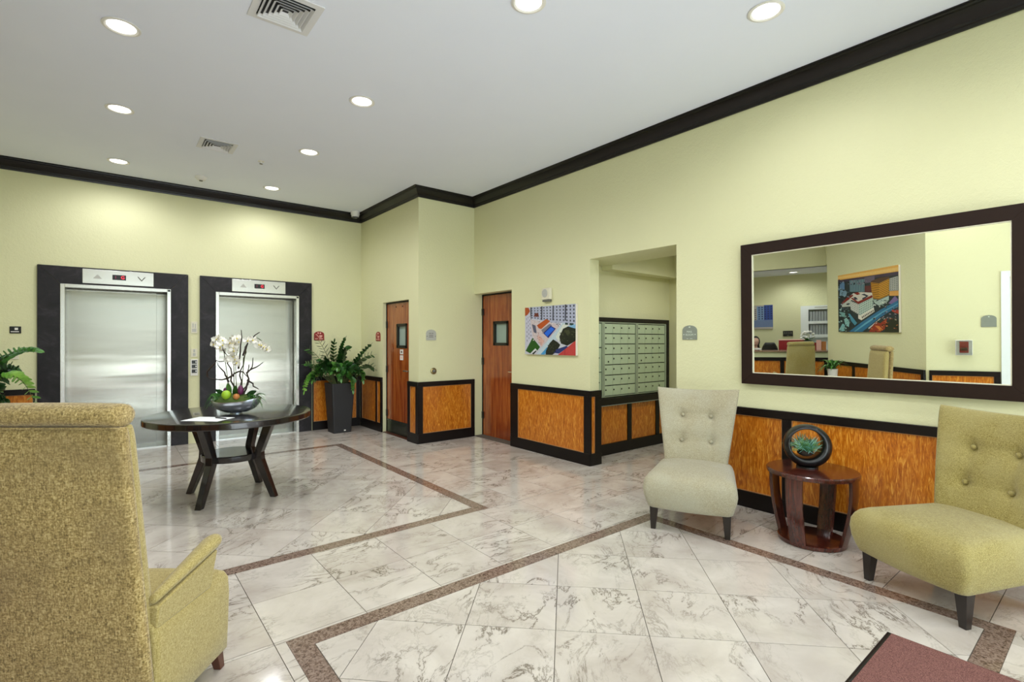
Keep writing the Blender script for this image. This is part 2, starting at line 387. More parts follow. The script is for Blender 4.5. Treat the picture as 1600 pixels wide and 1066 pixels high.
# alcove walls, header and beam
m = MB(); m.box(4.37, 6.35, 4.14, 4.24, 0, 2.9); m.box(6.20, 6.35, 1.5, 4.14, 0, 2.9); m.box(4.37, 6.35, 1.4, 1.5, 0, 2.9)
m.box(4.37, 4.76, 1.5, 4.14, 2.32, 2.60)            # deep header over the opening
m.box(4.76, 6.20, 3.97, 4.14, 2.27, 2.60)           # beam above the mailboxes
m.box(6.06, 6.20, 1.5, 3.97, 2.27, 2.60)
m.build('wall_alcove', m_wall, kind='structure')
m = MB(); m.box(4.37, 6.35, 1.4, 4.24, 2.60, 2.70); m.build('ceiling_alcove', m_ceil, kind='structure')
m = MB(); m.box(-6.2, -1.9, 1.0, 7.0, 2.64, 2.74)
m2 = MB()
poly = [(-1.9, 3.15), (-2.17, 3.62), (-2.6, 3.75), (-2.0, 5.1), (-2.15, 7.0), (-6.2, 7.0), (-6.2, 2.0), (-3.3, 2.4)]
m2.hexa([(x, y, 2.64) for x, y in [(-2.25, 3.5), (-2.55, 3.75), (-1.86, 5.85), (-1.9, 7.0), (-6.2, 7.0), (-6.2, 1.5), (-4, 1.5)]][::-1],
        [(x, y, 2.74) for x, y in [(-2.25, 3.5), (-2.55, 3.75), (-1.86, 5.85), (-1.9, 7.0), (-6.2, 7.0), (-6.2, 1.5), (-4, 1.5)]][::-1])
m2.build('ceiling_reception', m_ceil, kind='structure')
m = MB(); m.box(-2.6, 4.4, -2.2, 8.3, H, H + 0.12); m.build('ceiling', m_ceil, kind='structure')
# glazed entrance front behind the camera
FW = Fr((0, -2.0), (1, 0), (0, 1))
wall('wall_front', FW, -1.6, 4.4, 0, H, 0.15, [(-1.15, 4.1, 0.0, 2.85)])
w = thing('window_1', None, None, (1.5, -2.0, 0), kind='structure')
m = MB()
for u in (-1.15, -.12, .92, 1.96, 3.0, 4.04): m.fbox(FW, u, u + .06, 0, 2.85, -.10, -.04)
for z in (0, 1.02, 2.1, 2.79): m.fbox(FW, -1.15, 4.10, z, z + .06, -.10, -.04)
m.build('window_frame', m_alu, w)
MB().fbox(FW, -1.12, 4.07, .03, 2.82, -.075, -.068).build('glass_pane', m_glass, w)
MB().box(-14, 16, -16, -2.15, -.14, -.02).build('ground', m_paving, kind='structure')

# ------------------------------------------------------------------ floor: slab, marble tiles, granite border strips
floor = MB().box(-6.3, 6.35, -2.15, 8.45, -.08, -.004).build('floor', m_grout, kind='structure')
TS = 0.4435; G = 0.0018
def clip(poly, r):
    x0, x1, y0, y1 = r
    for ax, lim, sg in ((0, x0, 1), (0, x1, -1), (1, y0, 1), (1, y1, -1)):
        out = []
        for i in range(len(poly)):
            a, b = poly[i], poly[(i + 1) % len(poly)]
            da, db = (a[ax] - lim) * sg, (b[ax] - lim) * sg
            if da >= 0: out.append(a)
            if (da >= 0) != (db >= 0):
                t = da / (da - db); out.append((a[0] + (b[0] - a[0]) * t, a[1] + (b[1] - a[1]) * t))
        poly = out
        if len(poly) < 3: return []
    return poly
def parea(p): return abs(sum(p[i][0] * p[(i + 1) % len(p)][1] - p[(i + 1) % len(p)][0] * p[i][1] for i in range(len(p)))) / 2
tiles = []
hs = TS / 2 - G
def grid_region(r, x0, y0, diag=False):
    rr = (r[0] + G, r[1] - G, r[2] + G, r[3] - G)
    if diag:
        s = math.sqrt(.5)
        for i in range(-22, 23):
            for j in range(-22, 23):
                a, b = x0 + (i + .5) * TS, y0 + (j + .5) * TS      # a = (x+y)/sqrt2, b = (x-y)/sqrt2
                q = [((a + p + b + k) * s, (a + p - b - k) * s) for p, k in ((-hs, -hs), (-hs, hs), (hs, hs), (hs, -hs))]
                cx, cy = (a + b) * s, (a - b) * s
                if cx < r[0] - .5 or cx > r[1] + .5 or cy < r[2] - .5 or cy > r[3] + .5: continue
                c = clip(q, rr)
                if c and parea(c) > 0.0008: tiles.append((c, (cx, cy), PI / 4, parea(c) > TS * TS * .985))
    else:
        for i in range(-22, 23):
            for j in range(-22, 23):
                cx, cy = x0 + (i + .5) * TS, y0 + (j + .5) * TS
                if cx < r[0] - .4 or cx > r[1] + .4 or cy < r[2] - .4 or cy > r[3] + .4: continue
                c = clip([(cx - hs, cy - hs), (cx + hs, cy - hs), (cx + hs, cy + hs), (cx - hs, cy + hs)], rr)
                if c and parea(c) > 0.0008: tiles.append((c, (cx, cy), 0.0, parea(c) > TS * TS * .985))
B1 = (.649, 3.42, .36, 2.48); B2 = (-.70, 2.49, 3.40, 6.80); BW = .10
grid_region((B1[0] + BW, B1[1] - BW, B1[2] + BW, B1[3] - BW), 2.44, -.049, True)
grid_region((B2[0] + BW, B2[1] - BW, B2[2] + BW, B2[3] - BW), 3.96, -1.455, True)
grid_region((-2.5, 4.22, 2.48, 3.40), .60, 2.50)
grid_region((2.49, 4.22, 3.40, 6.12), .60, 2.945); grid_region((2.49, 3.30, 6.12, 6.80), .60, 2.945)
grid_region((-2.3, -.70, 3.40, 6.80), .60, 2.945)
grid_region((-2.3, 3.30, 6.80, 8.34), .705, 6.80)
grid_region((3.42, 4.22, -2.0, 2.48), 3.86, .455)
grid_region((-1.4, .649, -2.0, 2.48), .60, .28)
grid_region((.649, 3.42, -2.0, .36), .60, .03)
grid_region((4.22, 6.20, 1.5, 4.14), .60, 2.945)
Fv = (math.sin(YAW), math.cos(YAW)); Rv = (math.cos(YAW), -math.sin(YAW))
def px(x, y, z=0.0):
    d = x * Fv[0] + y * Fv[1]
    return (800 + 785 * (x * Rv[0] + y * Rv[1]) / d, 533 + 785 * (1.4 - z) / d, d) if d > .05 else (-9e3, -9e3, d)
def tile_box(poly, name='tile', cen=None, rot=0.0):
    if cen is not None:
        c, s = math.cos(-rot), math.sin(-rot)
        poly = [((x - cen[0]) * c - (y - cen[1]) * s, (x - cen[0]) * s + (y - cen[1]) * c) for x, y in poly]
    return [(x, y, -.012) for x, y in poly], [(x, y, 0.0) for x, y in poly]
def vis(t):
    c = t[1]
    for p in t[0] + [c]:
        X, Y, d = px(*p)
        if d > .05 and -20 < X < 1620 and 500 < Y < 1090: return True
    return False
full = {}
rest = MB(); nt = 0
def importance(t):
    d = max(px(*t[1])[2], .3); return parea(t[0]) / d ** 3
vt = sorted([t for t in tiles if vis(t)], key=importance, reverse=True)
seen = set(id(t) for t in vt[:295])
for t in tiles:
    if id(t) in seen:
        if t[3] and t[2] in full: me = full[t[2]]
        else:
            b, tp = tile_box(t[0], cen=t[1], rot=t[2]); mb = MB().hexa(b, tp)
            me = bpy.data.meshes.new('tile'); me.from_pydata([tuple(p) for p in mb.v], [], mb.f); me.materials.append(m_marble); me.update()
            if t[3]: full[t[2]] = me
        o = bpy.data.objects.new('tile', me); C.objects.link(o); o.parent = floor
        o.location = (t[1][0], t[1][1], 0); o.rotation_euler = (0, 0, t[2]); nt += 1
    else:
        b, tp = tile_box(t[0]); rest.hexa(b, tp)
rest.build('tile_field', m_marble, floor, kind='stuff')
for R in (B1, B2):
    x0, x1, y0, y1 = R; w_ = BW - G
    for q in ([(x0, y0), (x1, y0), (x1 - w_, y0 + w_), (x0 + w_, y0 + w_)], [(x1, y0), (x1, y1), (x1 - w_, y1 - w_), (x1 - w_, y0 + w_)],
              [(x1, y1), (x0, y1), (x0 + w_, y1 - w_), (x1 - w_, y1 - w_)], [(x0, y1), (x0, y0), (x0 + w_, y0 + w_), (x0 + w_, y1 - w_)]):
        b, tp = tile_box(q); MB().hexa(b, tp).build('border_strip', m_gran, floor)
MB().box(-6.2, -2.2, 1.5, 6.9, -.01, 0.002).build('floor_reception', m_marble, kind='structure')

# ------------------------------------------------------------------ crown moulding (one mitred run)
def sweep(name, path, prof, mat):
    P = [Vector((x, y, 0)) for x, y in path]; rs = []
    for i, p in enumerate(P):
        def nrm(a, b): d = (b - a).normalized(); return Vector((d.y, -d.x, 0))
        ns = []
        if i > 0: ns.append(nrm(P[i - 1], p))
        if i < len(P) - 1: ns.append(nrm(p, P[i + 1]))
        if len(ns) == 2: mt = (ns[0] + ns[1]); mt = mt / (mt.dot(ns[0]))
        else: mt = ns[0]
        rs.append([p + mt * d + Vector((0, 0, z)) for d, z in prof])
    return MB().rings(rs).build(name, mat, kind='structure', smooth=True, auto=25)
cp = [(0, 3.36), (.014, 3.36), (.018, 3.378), (.026, 3.384), (.028, 3.398), (.05, 3.418), (.072, 3.446), (.078, 3.462), (.092, 3.466), (.096, 3.478), (.105, 3.480), (.105, H - .001), (0, H - .001)]
sweep('trim_crown', [(-1.85, 5.85), (-1.85, 8.10), (3.30, 8.10), (3.30, 6.12), (4.22, 6.12), (4.22, -2.0)], cp, m_crown)

# ------------------------------------------------------------------ wainscot runs
def wainscot(name, F, u0, u1, stiles, z1=.84, zt=.775, zb=.135, base_over=.006, panels=True, pm=None):
    o = thing(name, None, None, tuple(F((u0 + u1) / 2, 0, 0)), kind='structure')
    MB().fbox(F, u0, u1, zt, z1, .001, .030).build('chair_rail', m_dark, o, bevel=.003)
    MB().fbox(F, u0 - base_over * 0, u1, 0, zb, .001, .030).build('baseboard', m_dark, o, bevel=.003)
    for a, b in stiles: MB().fbox(F, a, b, zb, zt, .001, .026).build('stile', m_dark, o)
    for i in range(len(stiles) - 1):
        a, b = stiles[i][1], stiles[i + 1][0]
        if b - a > .01:
            MB().fbox(F, a, b, zb, zt, .001, .012).build('panel', pm or m_panel, o)
            e = .006; mm = MB(); mm.fbox(F, a, b, zt - e, zt, .012, .018); mm.fbox(F, a, b, zb, zb + e, .012, .018)
            mm.fbox(F, a, a + e, zb, zt, .012, .018); mm.fbox(F, b - e, b, zb, zt, .012, .018); mm.build('panel_bead', m_beadw, o)
    return o
m_beadw = M('bead_wood', (176, 128, 84), 0.4, var=0.1)
wainscot('trim_1', MW, 3.815, 5.235, [(3.815, 3.91), (5.09, 5.235)])
wainscot('trim_2', MW, -2.0, 2.735, [(-1.99, -1.92), (-1.05, -.98), (-.17, -.10), (.72, .79), (1.70, 1.77), (2.66, 2.735)])
wainscot('trim_3', CF, 3.275, 4.21, [(3.275, 3.355), (4.15, 4.21)])
wainscot('trim_4', CS, 6.095, 6.395, [(6.095, 6.16), (6.33, 6.395)])
wainscot('trim_5', CS, 7.255, 8.07, [(7.255, 7.30), (7.42, 7.47), (8.02, 8.07)])
wainscot('trim_6', EW, 2.505, 3.27, [(2.505, 2.52), (2.86, 2.93), (3.21, 3.27)])
wainscot('trim_7', EW, -1.84, -.655, [(-1.84, -1.78), (-1.37, -1.30), (-.67, -.655)])
wainscot('trim_8', NJ, 4.205, 4.385, [(4.205, 4.222), (4.285, 4.385)])
wainscot('trim_9', PW, .01, 2.41, [(.01, .07), (.78, .86), (1.575, 1.645), (2.33, 2.41)])
wainscot('trim_10', EN, .03, .742, [(.03, .06), (.68, .742)])
# low wall under the mailboxes
o = thing('trim_11', None, None, (5.2, 4.1, 0), kind='structure')
MB().box(4.39, 6.19, 4.06, 4.139, .0, .135).build('baseboard', m_dark, o, bevel=.003)
for a, b in ((4.39, 4.665), (5.185, 5.265), (5.785, 5.865), (6.12, 6.19)): MB().box(a, b, 4.07, 4.139, .135, .60).build('stile', m_dark, o)
for a, b in ((4.665, 5.185), (5.265, 5.785), (5.865, 6.12)): MB().box(a, b, 4.082, 4.139, .135, .60).build('panel', m_panel, o)
MB().box(4.39, 6.19, 4.05, 4.139, .60, .695).build('shelf_rail', m_dark, o, bevel=.003)
MB().box(4.39, 6.19, 4.044, 4.05, .603, .612).build('rail_bead', m_grey, o)

# ------------------------------------------------------------------ doors 1 and 2 (wood, wired glass)
def wood_door(name, F, u0, u1, zt, dep, win, hand_u, hinge_u, hz, kick=False):
    """door leaf set back by dep behind the wall plane"""
    o = thing(name, None, None, tuple(F((u0 + u1) / 2, 0, -dep)), kind='structure')
    m = MB(); m.fbox(F, u0, u0 + .012, 0, zt, -dep - .05, -dep + .012); m.fbox(F, u1 - .012, u1, 0, zt, -dep - .05, -dep + .012); m.fbox(F, u0, u1, zt - .02, zt, -dep - .05, -dep + .012)
    m.build('door_frame', m_dark, o)
    a, b, c, d = win
    m = MB(); L0, L1 = u0 + .014, u1 - .014; zt2 = zt - .022
    for q in ((L0, a, .008, zt2), (b, L1, .008, zt2), (a, b, .008, c), (a, b, d, zt2)): m.fbox(F, q[0], q[1], q[2], q[3], -dep - .045, -dep)
    m.build('door_leaf', m_door, o)
    m = MB(); e = .035
    for q in ((a - .004, a + e, c, d), (b - e, b + .004, c, d), (a, b, c - .004, c + e), (a, b, d - e, d + .004)): m.fbox(F, q[0], q[1], q[2], q[3], -dep - .04, -dep + .01)
    m.build('window_frame', m_black, o)
    MB().fbox(F, a + e, b - e, c + e, d - e, -dep - .03, -dep - .022).build('glass_pane', m_doorglass, o)
    for z in hz: MB().fbox(F, hinge_u - .02, hinge_u + .02, z, z + .10, -dep + .0, -dep + .018).build('hinge', m_black, o)
    s = 1 if hand_u < (u0 + u1) / 2 else -1
    h = MB().tube([F(hand_u, .97, -dep), F(hand_u, .97, -dep + .05), F(hand_u + s * .02, .97, -dep + .055), F(hand_u + s * .12, .97, -dep + .055)], .010, 8).build('lever_handle', m_chrome, o, smooth=True)
    MB().fbox(F, hand_u - .03, hand_u + .03, .88, 1.08, -dep, -dep + .008).build('lock_plate', m_chrome, o, bevel=.004)
    if kick:
        k = MB().fbox(F, L0 + .005, L1 - .005, .01, .21, -dep, -dep + .004).build('kick_plate', m_kick, o)
        r = MB()
        for i in range(8): uu = L0 + .03 + i * (L1 - L0 - .06) / 7; r.fbox(F, uu - .006, uu + .006, .192, .204, -dep + .004, -dep + .007)
        r.build('screw', m_chrome, k)
    MB().fbox(F, u0, u1, 0, .008, -dep - .06, 0).build('threshold', m_legB if kick else m_grout, o)
    return o
d1 = wood_door('door_1', CS, 6.40, 7.25, 1.985, .065, (6.58, 6.90, 1.30, 1.65), 6.47, 7.235, (.25, .92, 1.60), True)
for z, zz in ((1.12, 1.19), (1.205, 1.275)):
    s = MB().fbox(CS, 6.70, 6.80, z, zz, -.065, -.062).build('sticker', m_white, d1)
    MB().fbox(CS, 6.73, 6.77, z + .02, zz - .02, -.062, -.0612).build('pictogram', m_pink if z < 1.2 else m_legB, s)
for u in (6.72, 6.93): MB().fbox(CS, u - .008, u + .008, 1.90, 1.916, -.065, -.058).build('screw', m_dark, d1)
# door 2 leaf: hole in the mirror wall, leaf set back 0.15 with painted reveals
d2 = wood_door('door_2', MW, 5.24, 6.115, 2.09, .15, (5.50, 5.84, 1.34, 1.68), 5.31, 6.10, (.25, 1.05, 1.78))
MB().box(4.44, 4.5, 5.1, 6.3, 0, 2.3).build('wall_behind_door', m_wall, kind='structure')
MB().box(3.42, 3.48, 6.3, 7.5, 0, 2.2).build('wall_behind_stair_door', m_wall, kind='structure')
# white door on the entry wall, seen only in the mirror
d3 = thing('door_3', None, None, tuple(EN(1.25, 0, 0)), kind='structure')
m = MB(); m.fbox(EN, .75, .83, 0, 2.14, .001, .02); m.fbox(EN, 1.72, 1.80, 0, 2.14, .001, .02); m.fbox(EN, .83, 1.72, 2.06, 2.14, .001, .02)
m.build('door_frame', m_alu, d3)
m = MB(); m.fbox(EN, .82, .93, .01, 2.05, -.06, -.02); m.fbox(EN, 1.62, 1.73, .01, 2.05, -.06, -.02); m.fbox(EN, .93, 1.62, 1.93, 2.05, -.06, -.02); m.fbox(EN, .93, 1.62, .01, .25, -.06, -.02)
m.build('door_leaf', m_alu, d3)
MB().fbox(EN, .93, 1.62, .25, 1.93, -.045, -.035).build('glass_pane', m_doorglass, d3)
MB().fbox(EN, .7, 1.85, 0, 2.2, -.2, -.125).build('wall_behind_entry_door', m_wall, kind='structure')

# ------------------------------------------------------------------ elevators
def elevator(F, s0, s1, o0, o1, i0, i1, label, digit):
    e = thing('elevator', label, 'elevator', tuple(F((s0 + s1) / 2, 0, 0)), group='pair of elevators')
    zt, oz = 2.30, 2.09; d0, d1 = .001, .032
    def trap(pts): return MB().fprism(F, pts, d0, d1)
    g = .0012
    trap([(s0, 0), (o0, 0), (o0, oz), (s0, zt)]).build('stone_surround', m_stone, e)
    trap([(s1, 0), (s1, zt), (o1, oz), (o1, 0)]).build('stone_surround', m_stone, e)
    trap([(s0 + g * 2, zt), (o0 + g * 2, oz + g), (o1 - g * 2, oz + g), (s1 - g * 2, zt)]).build('stone_surround', m_stone, e)
    jw = .042
    m = MB(); m.fbox(F, o0, o0 + jw, 0, oz, -.02, .036); m.fbox(F, o1 - jw, o1, 0, oz, -.02, .036); m.fbox(F, o0 + jw, o1 - jw, oz - jw, oz, -.02, .036)
    m.fbox(F, o0, o0 + .02, 0, oz, -.16, -.02); m.fbox(F, o1 - .02, o1, 0, oz, -.16, -.02); m.fbox(F, o0 + .02, o1 - .02, oz - .02, oz, -.16, -.02)
    m.build('door_jamb', m_jamb, e, bevel=.003)
    a, b = o0 + .02, o1 - .02; sp = b - .125
    MB().fbox(F, a - .02, sp, .012, oz, -.205, -.17).build('door_panel', m_steel, e)
    MB().fbox(F, sp + .004, b + .02, .012, oz, -.245, -.21).build('door_panel', m_steel, e)
    MB().fbox(F, a - .02, b + .02, -.002, .012, -.25, 0).build('sill', m_jamb, e)
    p = MB().fbox(F, i0, i1, 2.108, 2.285, .032, .044).build('indicator_panel', m_jamb, e, bevel=.002)
    ci = (i0 + i1) / 2; w = i1 - i0
    x = i0 + w * .2; MB().fprism(F, [(x - .045, 2.17), (x + .045, 2.17), (x, 2.225)], .044, .0455).build('up_arrow', m_greyl, p)
    x = i0 + w * .82; t = .009; m = MB()
    m.fprism(F, [(x - .045, 2.225), (x - .045 + t * 1.6, 2.225), (x, 2.184), (x, 2.168)], .044, .0455); m.fprism(F, [(x, 2.168), (x, 2.184), (x + .045 - t * 1.6, 2.225), (x + .045, 2.225)], .044, .0455)
    m.build('down_arrow', m_dgrey, p)
    s = MB().fbox(F, ci - .068, ci + .068, 2.168, 2.232, .044, .0465).build('display', m_black, p)
    text(digit[0], F, ci - .035, 2.2, .0468, .05, m_digitdim, p, 'digit'); text(digit[1], F, ci + .035, 2.2, .0468, .055, m_digit, p, 'digit')
    MB().fbox(F, o1 - .035, o1 - .008, oz - .035, oz - .008, .036, .040).build('key_switch', m_black, e)
    MB().fbox(F, sp - .2, sp - .17, 1.56, 1.72, -.17, -.168) if False else None
    # shaft behind
    m = MB(); m.fbox(F, s0, s1, 0, 2.4, -.36, -.30); m.build('shaft_wall', m_dgrey, e)
    return e
elevator(EW, -.636, .860, -.435, .665, -.232, .476, 'left elevator with steel doors, dark stone surround, left of switch plates', '1G')
elevator(EW, .997, 2.490, 1.185, 2.300, 1.385, 2.100, 'right elevator with steel doors, behind the orchids and next to planter', '1G')
# plates between the elevators
def plate(F, u0, u1, z0, z1, mat, name, label, cat, d0=.001, d1=.010):
    o = thing(name, label, cat, tuple(F((u0 + u1) / 2, z0, 0))); MB().fbox(F, u0, u1, z0, z1, d0, d1).build('plate', mat, o, bevel=.002); return o
o = plate(EW, .893, .968, 1.505, 1.665, m_offw, 'wall_sign', 'cream pictogram plate between elevators, uppermost of the three', 'sign')
m = MB(); m.fbox(EW, .905, .955, 1.525, 1.57, .010, .0112); m.fbox(EW, .91, .925, 1.58, 1.64, .010, .0112); m.fbox(EW, .937, .95, 1.575, 1.635, .010, .0112); m.build('pictogram', m_greyl, o)
o = plate(EW, .893, .968, 1.18, 1.295, m_offw, 'wall_sign', 'small cream plate with hall call pictogram, above the key switches', 'sign')
m = MB(); m.fbox(EW, .915, .947, 1.195, 1.235, .010, .0112); m.fbox(EW, .92, .942, 1.245, 1.285, .010, .0112); m.build('pictogram', m_greyl, o)
o = plate(EW, .888, .976, .925, 1.15, m_white, 'call_button_panel', 'white elevator call panel with three black buttons', 'button panel')
for z in (1.09, 1.03, .965):
    b = MB().fbox(EW, .903, .962, z, z + .045, .010, .018).build('call_button', m_black, o); MB().fbox(EW, .945, .957, z + .012, z + .033, .018, .0195).build('button_lamp', m_white, b)
o = plate(EW, -.868, -.772, 1.488, 1.568, m_black, 'card_reader', 'small black wall sign plate left of left elevator', 'sign')
m = MB(); m.fbox(EW, -.826, -.798, 1.527, 1.553, .010, .0115); m.fbox(EW, -.858, -.79, 1.503, 1.512, .010, .0115); m.build('print', m_white, o)
o = plate(EW, -.86, -.79, 1.19, 1.31, m_offw, 'wall_switch', 'white wall plate half hidden by left plant', 'switch plate')
MB().fbox(EW, -.832, -.818, 1.235, 1.265, .010, .02).build('switch', m_dgrey, o)

# ------------------------------------------------------------------ arched signs
def arch(F, u0, u1, z0, z1, n=10):
    w = (u1 - u0) / 2; c = (u0 + u1) / 2; zs = z1 - w * .62
    return [(u0, z0), (u1, z0)] + [(c + w * math.cos(PI * k / n), zs + (z1 - zs) * math.sin(PI * k / n)) for k in range(n + 1)]
def arched_sign(F, u0, u1, z0, z1, mat, mat2, label, style, flip):
    o = thing('arched_sign', label, 'sign', tuple(F((u0 + u1) / 2, z0, 0)))
    MB().fprism(F, arch(F, u0, u1, z0, z1), .001, .008).build('plaque', mat, o)
    c = (u0 + u1) / 2; w = u1 - u0; h = z1 - z0; k = -1 if flip else 1
    m = MB()
    def bar(a, b, p, q): m.fbox(F, c + k * w * a, c + k * w * b, z0 + h * p, z0 + h * q, .008, .0095)
    if style == 'fire':
        bar(-.15, -.05, .72, .9); bar(.05, .18, .72, .88)
        for i in range(4): bar(-.33 + i * .09, -.22 + i * .09, .62 - i * .1, .68 - i * .1)
        bar(.02, .3, .42, .56); bar(.08, .24, .3, .38); bar(-.38, -.12, .13, .22); bar(-.02, .38, .13, .22)
    elif style == 'mail':
        bar(-.42, -.36, .33, .40); bar(.36, .42, .33, .40); bar(-.05, .05, .84, .92); bar(-.2, -.08, .06, .09); bar(.02, .2, .06, .09)
    elif style == 'plain':
        bar(-.05, .05, .82, .90)
    else:
        bar(-.45, -.38, .33, .42); bar(.4, .46, .33, .42)
    m.build('marks', mat2, o, kind='stuff')
    if style == 'mail':
        text('MAIL', F, c, z0 + h * .55, .0082, h * .2, m_lgrey, o, flip=flip, sx=1.0); text('ROOM', F, c, z0 + h * .34, .0082, h * .2, m_lgrey, o, flip=flip)
    if style == 'lines':
        m = MB()
        for p, a, b in ((.62, -.22, .0), (.62, .05, .22), (.44, -.22, .2), (.28, -.24, .22)): m.fbox(F, c + w * a, c + w * b, z0 + h * p, z0 + h * (p + .06), .008, .009)
        m.build('raised_lines', m_dgrey, o, kind='stuff')
    return o
arched_sign(EW, 2.532, 2.690, 1.41, 1.552, m_red, m_pink, 'red arched fire stair sign just right of right elevator', 'fire', False)
arched_sign(CS, 7.335, 7.495, 1.40, 1.545, m_red, m_pink, 'red arched sign beside wooden stair door, seen edge on', 'fire', True)
arched_sign(CF, 3.415, 3.570, 1.41, 1.558, m_greyl, m_dgrey, 'pale grey arched sign on pillar between the two wooden doors', 'lines', False)
arched_sign(MW, 2.523, 2.672, 1.412, 1.545, m_grey, m_lgrey, 'grey arched sign with two lines of lettering, right of mailbox alcove', 'mail', True)
arched_sign(EN, .56, .708, 1.425, 1.58, m_grey, m_lgrey, 'grey arched sign reflected in the mirror beside the white door', 'plain', True)
o = thing('door_bell', 'small round metal button on pillar under pale sign', 'button', (3.53, 6.12, .98))
m = MB(); rs = [[CF(3.53 + r * math.cos(a), .983 + r * math.sin(a), d) for a in [2 * PI * k / 20 for k in range(20)]] for r, d in ((.045, .001), (.045, .012), (.034, .02), (.03, .02))]
m.rings(rs).build('ring', m_brass, o, smooth=True)
rs = [[CF(3.53 + r * math.cos(a), .983 + r * math.sin(a), d) for a in [2 * PI * k / 16 for k in range(16)]] for r, d in ((.022, .02), (.022, .03), (.012, .036))]
MB().rings(rs).build('push_button', m_dgrey, o, smooth=True)
# speaker strobe
o = thing('alarm_speaker', 'white wall alarm speaker above the framed pool picture', 'alarm', (4.22, 4.52, 1.88))
MB().fbox(MW, 4.445, 4.605, 1.905, 2.05, .001, .045).build('housing', m_offw, o, bevel=.012)
rs = [[MW(4.54 + r * math.cos(a), 1.985 + r * math.sin(a) * 1.1, d) for a in [2 * PI * k / 20 for k in range(20)]] for r, d in ((.048, .045), (.044, .050), (.03, .048), (.012, .050))]
MB().rings(rs).build('grille', m_greyl, o, smooth=True)
MB().fbox(MW, 4.46, 4.59, 1.882, 1.903, .001, .04).build('lens', m_dgrey, o, bevel=.004)
# pull station in clear cover on entry wall
o = thing('fire_alarm_station', 'red fire alarm pull station in clear cover, reflected in mirror', 'fire alarm', tuple(EN(.39, 1.04, 0)))
MB().fbox(EN, .302, .476, 1.05, 1.256, .001, .012).build('back_plate', m_white, o, bevel=.006)
MB().fbox(EN, .345, .435, 1.085, 1.235, .012, .05).build('station', m_red, o, bevel=.006)
MB().fbox(EN, .355, .425, 1.115, 1.155, .05, .058).build('handle', m_legB, o, bevel=.004)
MB().fbox(EN, .31, .468, 1.06, 1.25, .0125, .075).build('clear_cover', m_glass, o)

# ------------------------------------------------------------------ prints
def ring_pts(pts): return pts
def picture(F, u_l, u_r, z0, z1, polys, box, label, flipdepth=False):
    """box = (xl, xr, top(x), bottom(x)) crop frame in which polys were drawn"""
    xl, xr, top, bot = box
    o = thing('canvas_picture', label, 'picture', tuple(F((u_l + u_r) / 2, z0, 0)))
    MB().fbox(F, min(u_l, u_r), max(u_l, u_r), z0, z1, .002, .035).build('canvas', m_canvas, o)
    m = MB()
    for k, (c, pts) in enumerate(polys):
        d = .0353 + k * .000012
        q = []
        for x, y in pts:
            a = (x - xl) / (xr - xl); a = min(1, max(0, a)); t, b = top(x), bot(x); v = min(1, max(0, (b - y) / (b - t)))
            q.append(F(u_l + (u_r - u_l) * a, z0 + (z1 - z0) * v, d))
        m.add(q, [list(range(len(q)))], lin(c))
    m.build('print', m_print, o); return o
def R4(x0, y0, x1, y1): return [(x0, y0), (x1, y0), (x1, y1), (x0, y1)]
def lerp(a, b, t): return (a[0] + (b[0] - a[0]) * t, a[1] + (b[1] - a[1]) * t)
def gridwin(q, nx, ny, col, fx=.5, fy=.5):
    """windows on quad q (TL,TR,BR,BL)"""
    out = []
    for i in range(nx):
        for j in range(ny):
            a0, a1 = (i + (1 - fx) / 2) / nx, (i + (1 + fx) / 2) / nx; b0, b1 = (j + (1 - fy) / 2) / ny, (j + (1 + fy) / 2) / ny
            P = lambda a, b: lerp(lerp(q[0], q[1], a), lerp(q[3], q[2], a), b)
            out.append((col, [P(a0, b0), P(a1, b0), P(a1, b1), P(a0, b1)]))
    return out
P1 = [((198, 200, 210), R4(205, 140, 975, 915)), ((176, 182, 204), [(290, 208), (975, 150), (975, 440), (640, 430), (300, 375)])]
fac = [(290, 212), (975, 150), (975, 432), (300, 380)]
P1 += gridwin(fac, 14, 5, (52, 52, 62), .36, .5)
for x in (305, 480, 655, 835): P1.append(((60, 62, 78), [(x - 10, 205 - (x - 290) * .08), (x + 10, 205 - (x - 290) * .08), (x + 6, 400), (x - 12, 400)]))
P1 += [((196, 196, 212), [(205, 345), (290, 290), (335, 650), (240, 760), (215, 890)])]
P1 += gridwin([(220, 360), (285, 310), (325, 640), (225, 760)], 3, 6, (70, 70, 84), .25, .4)
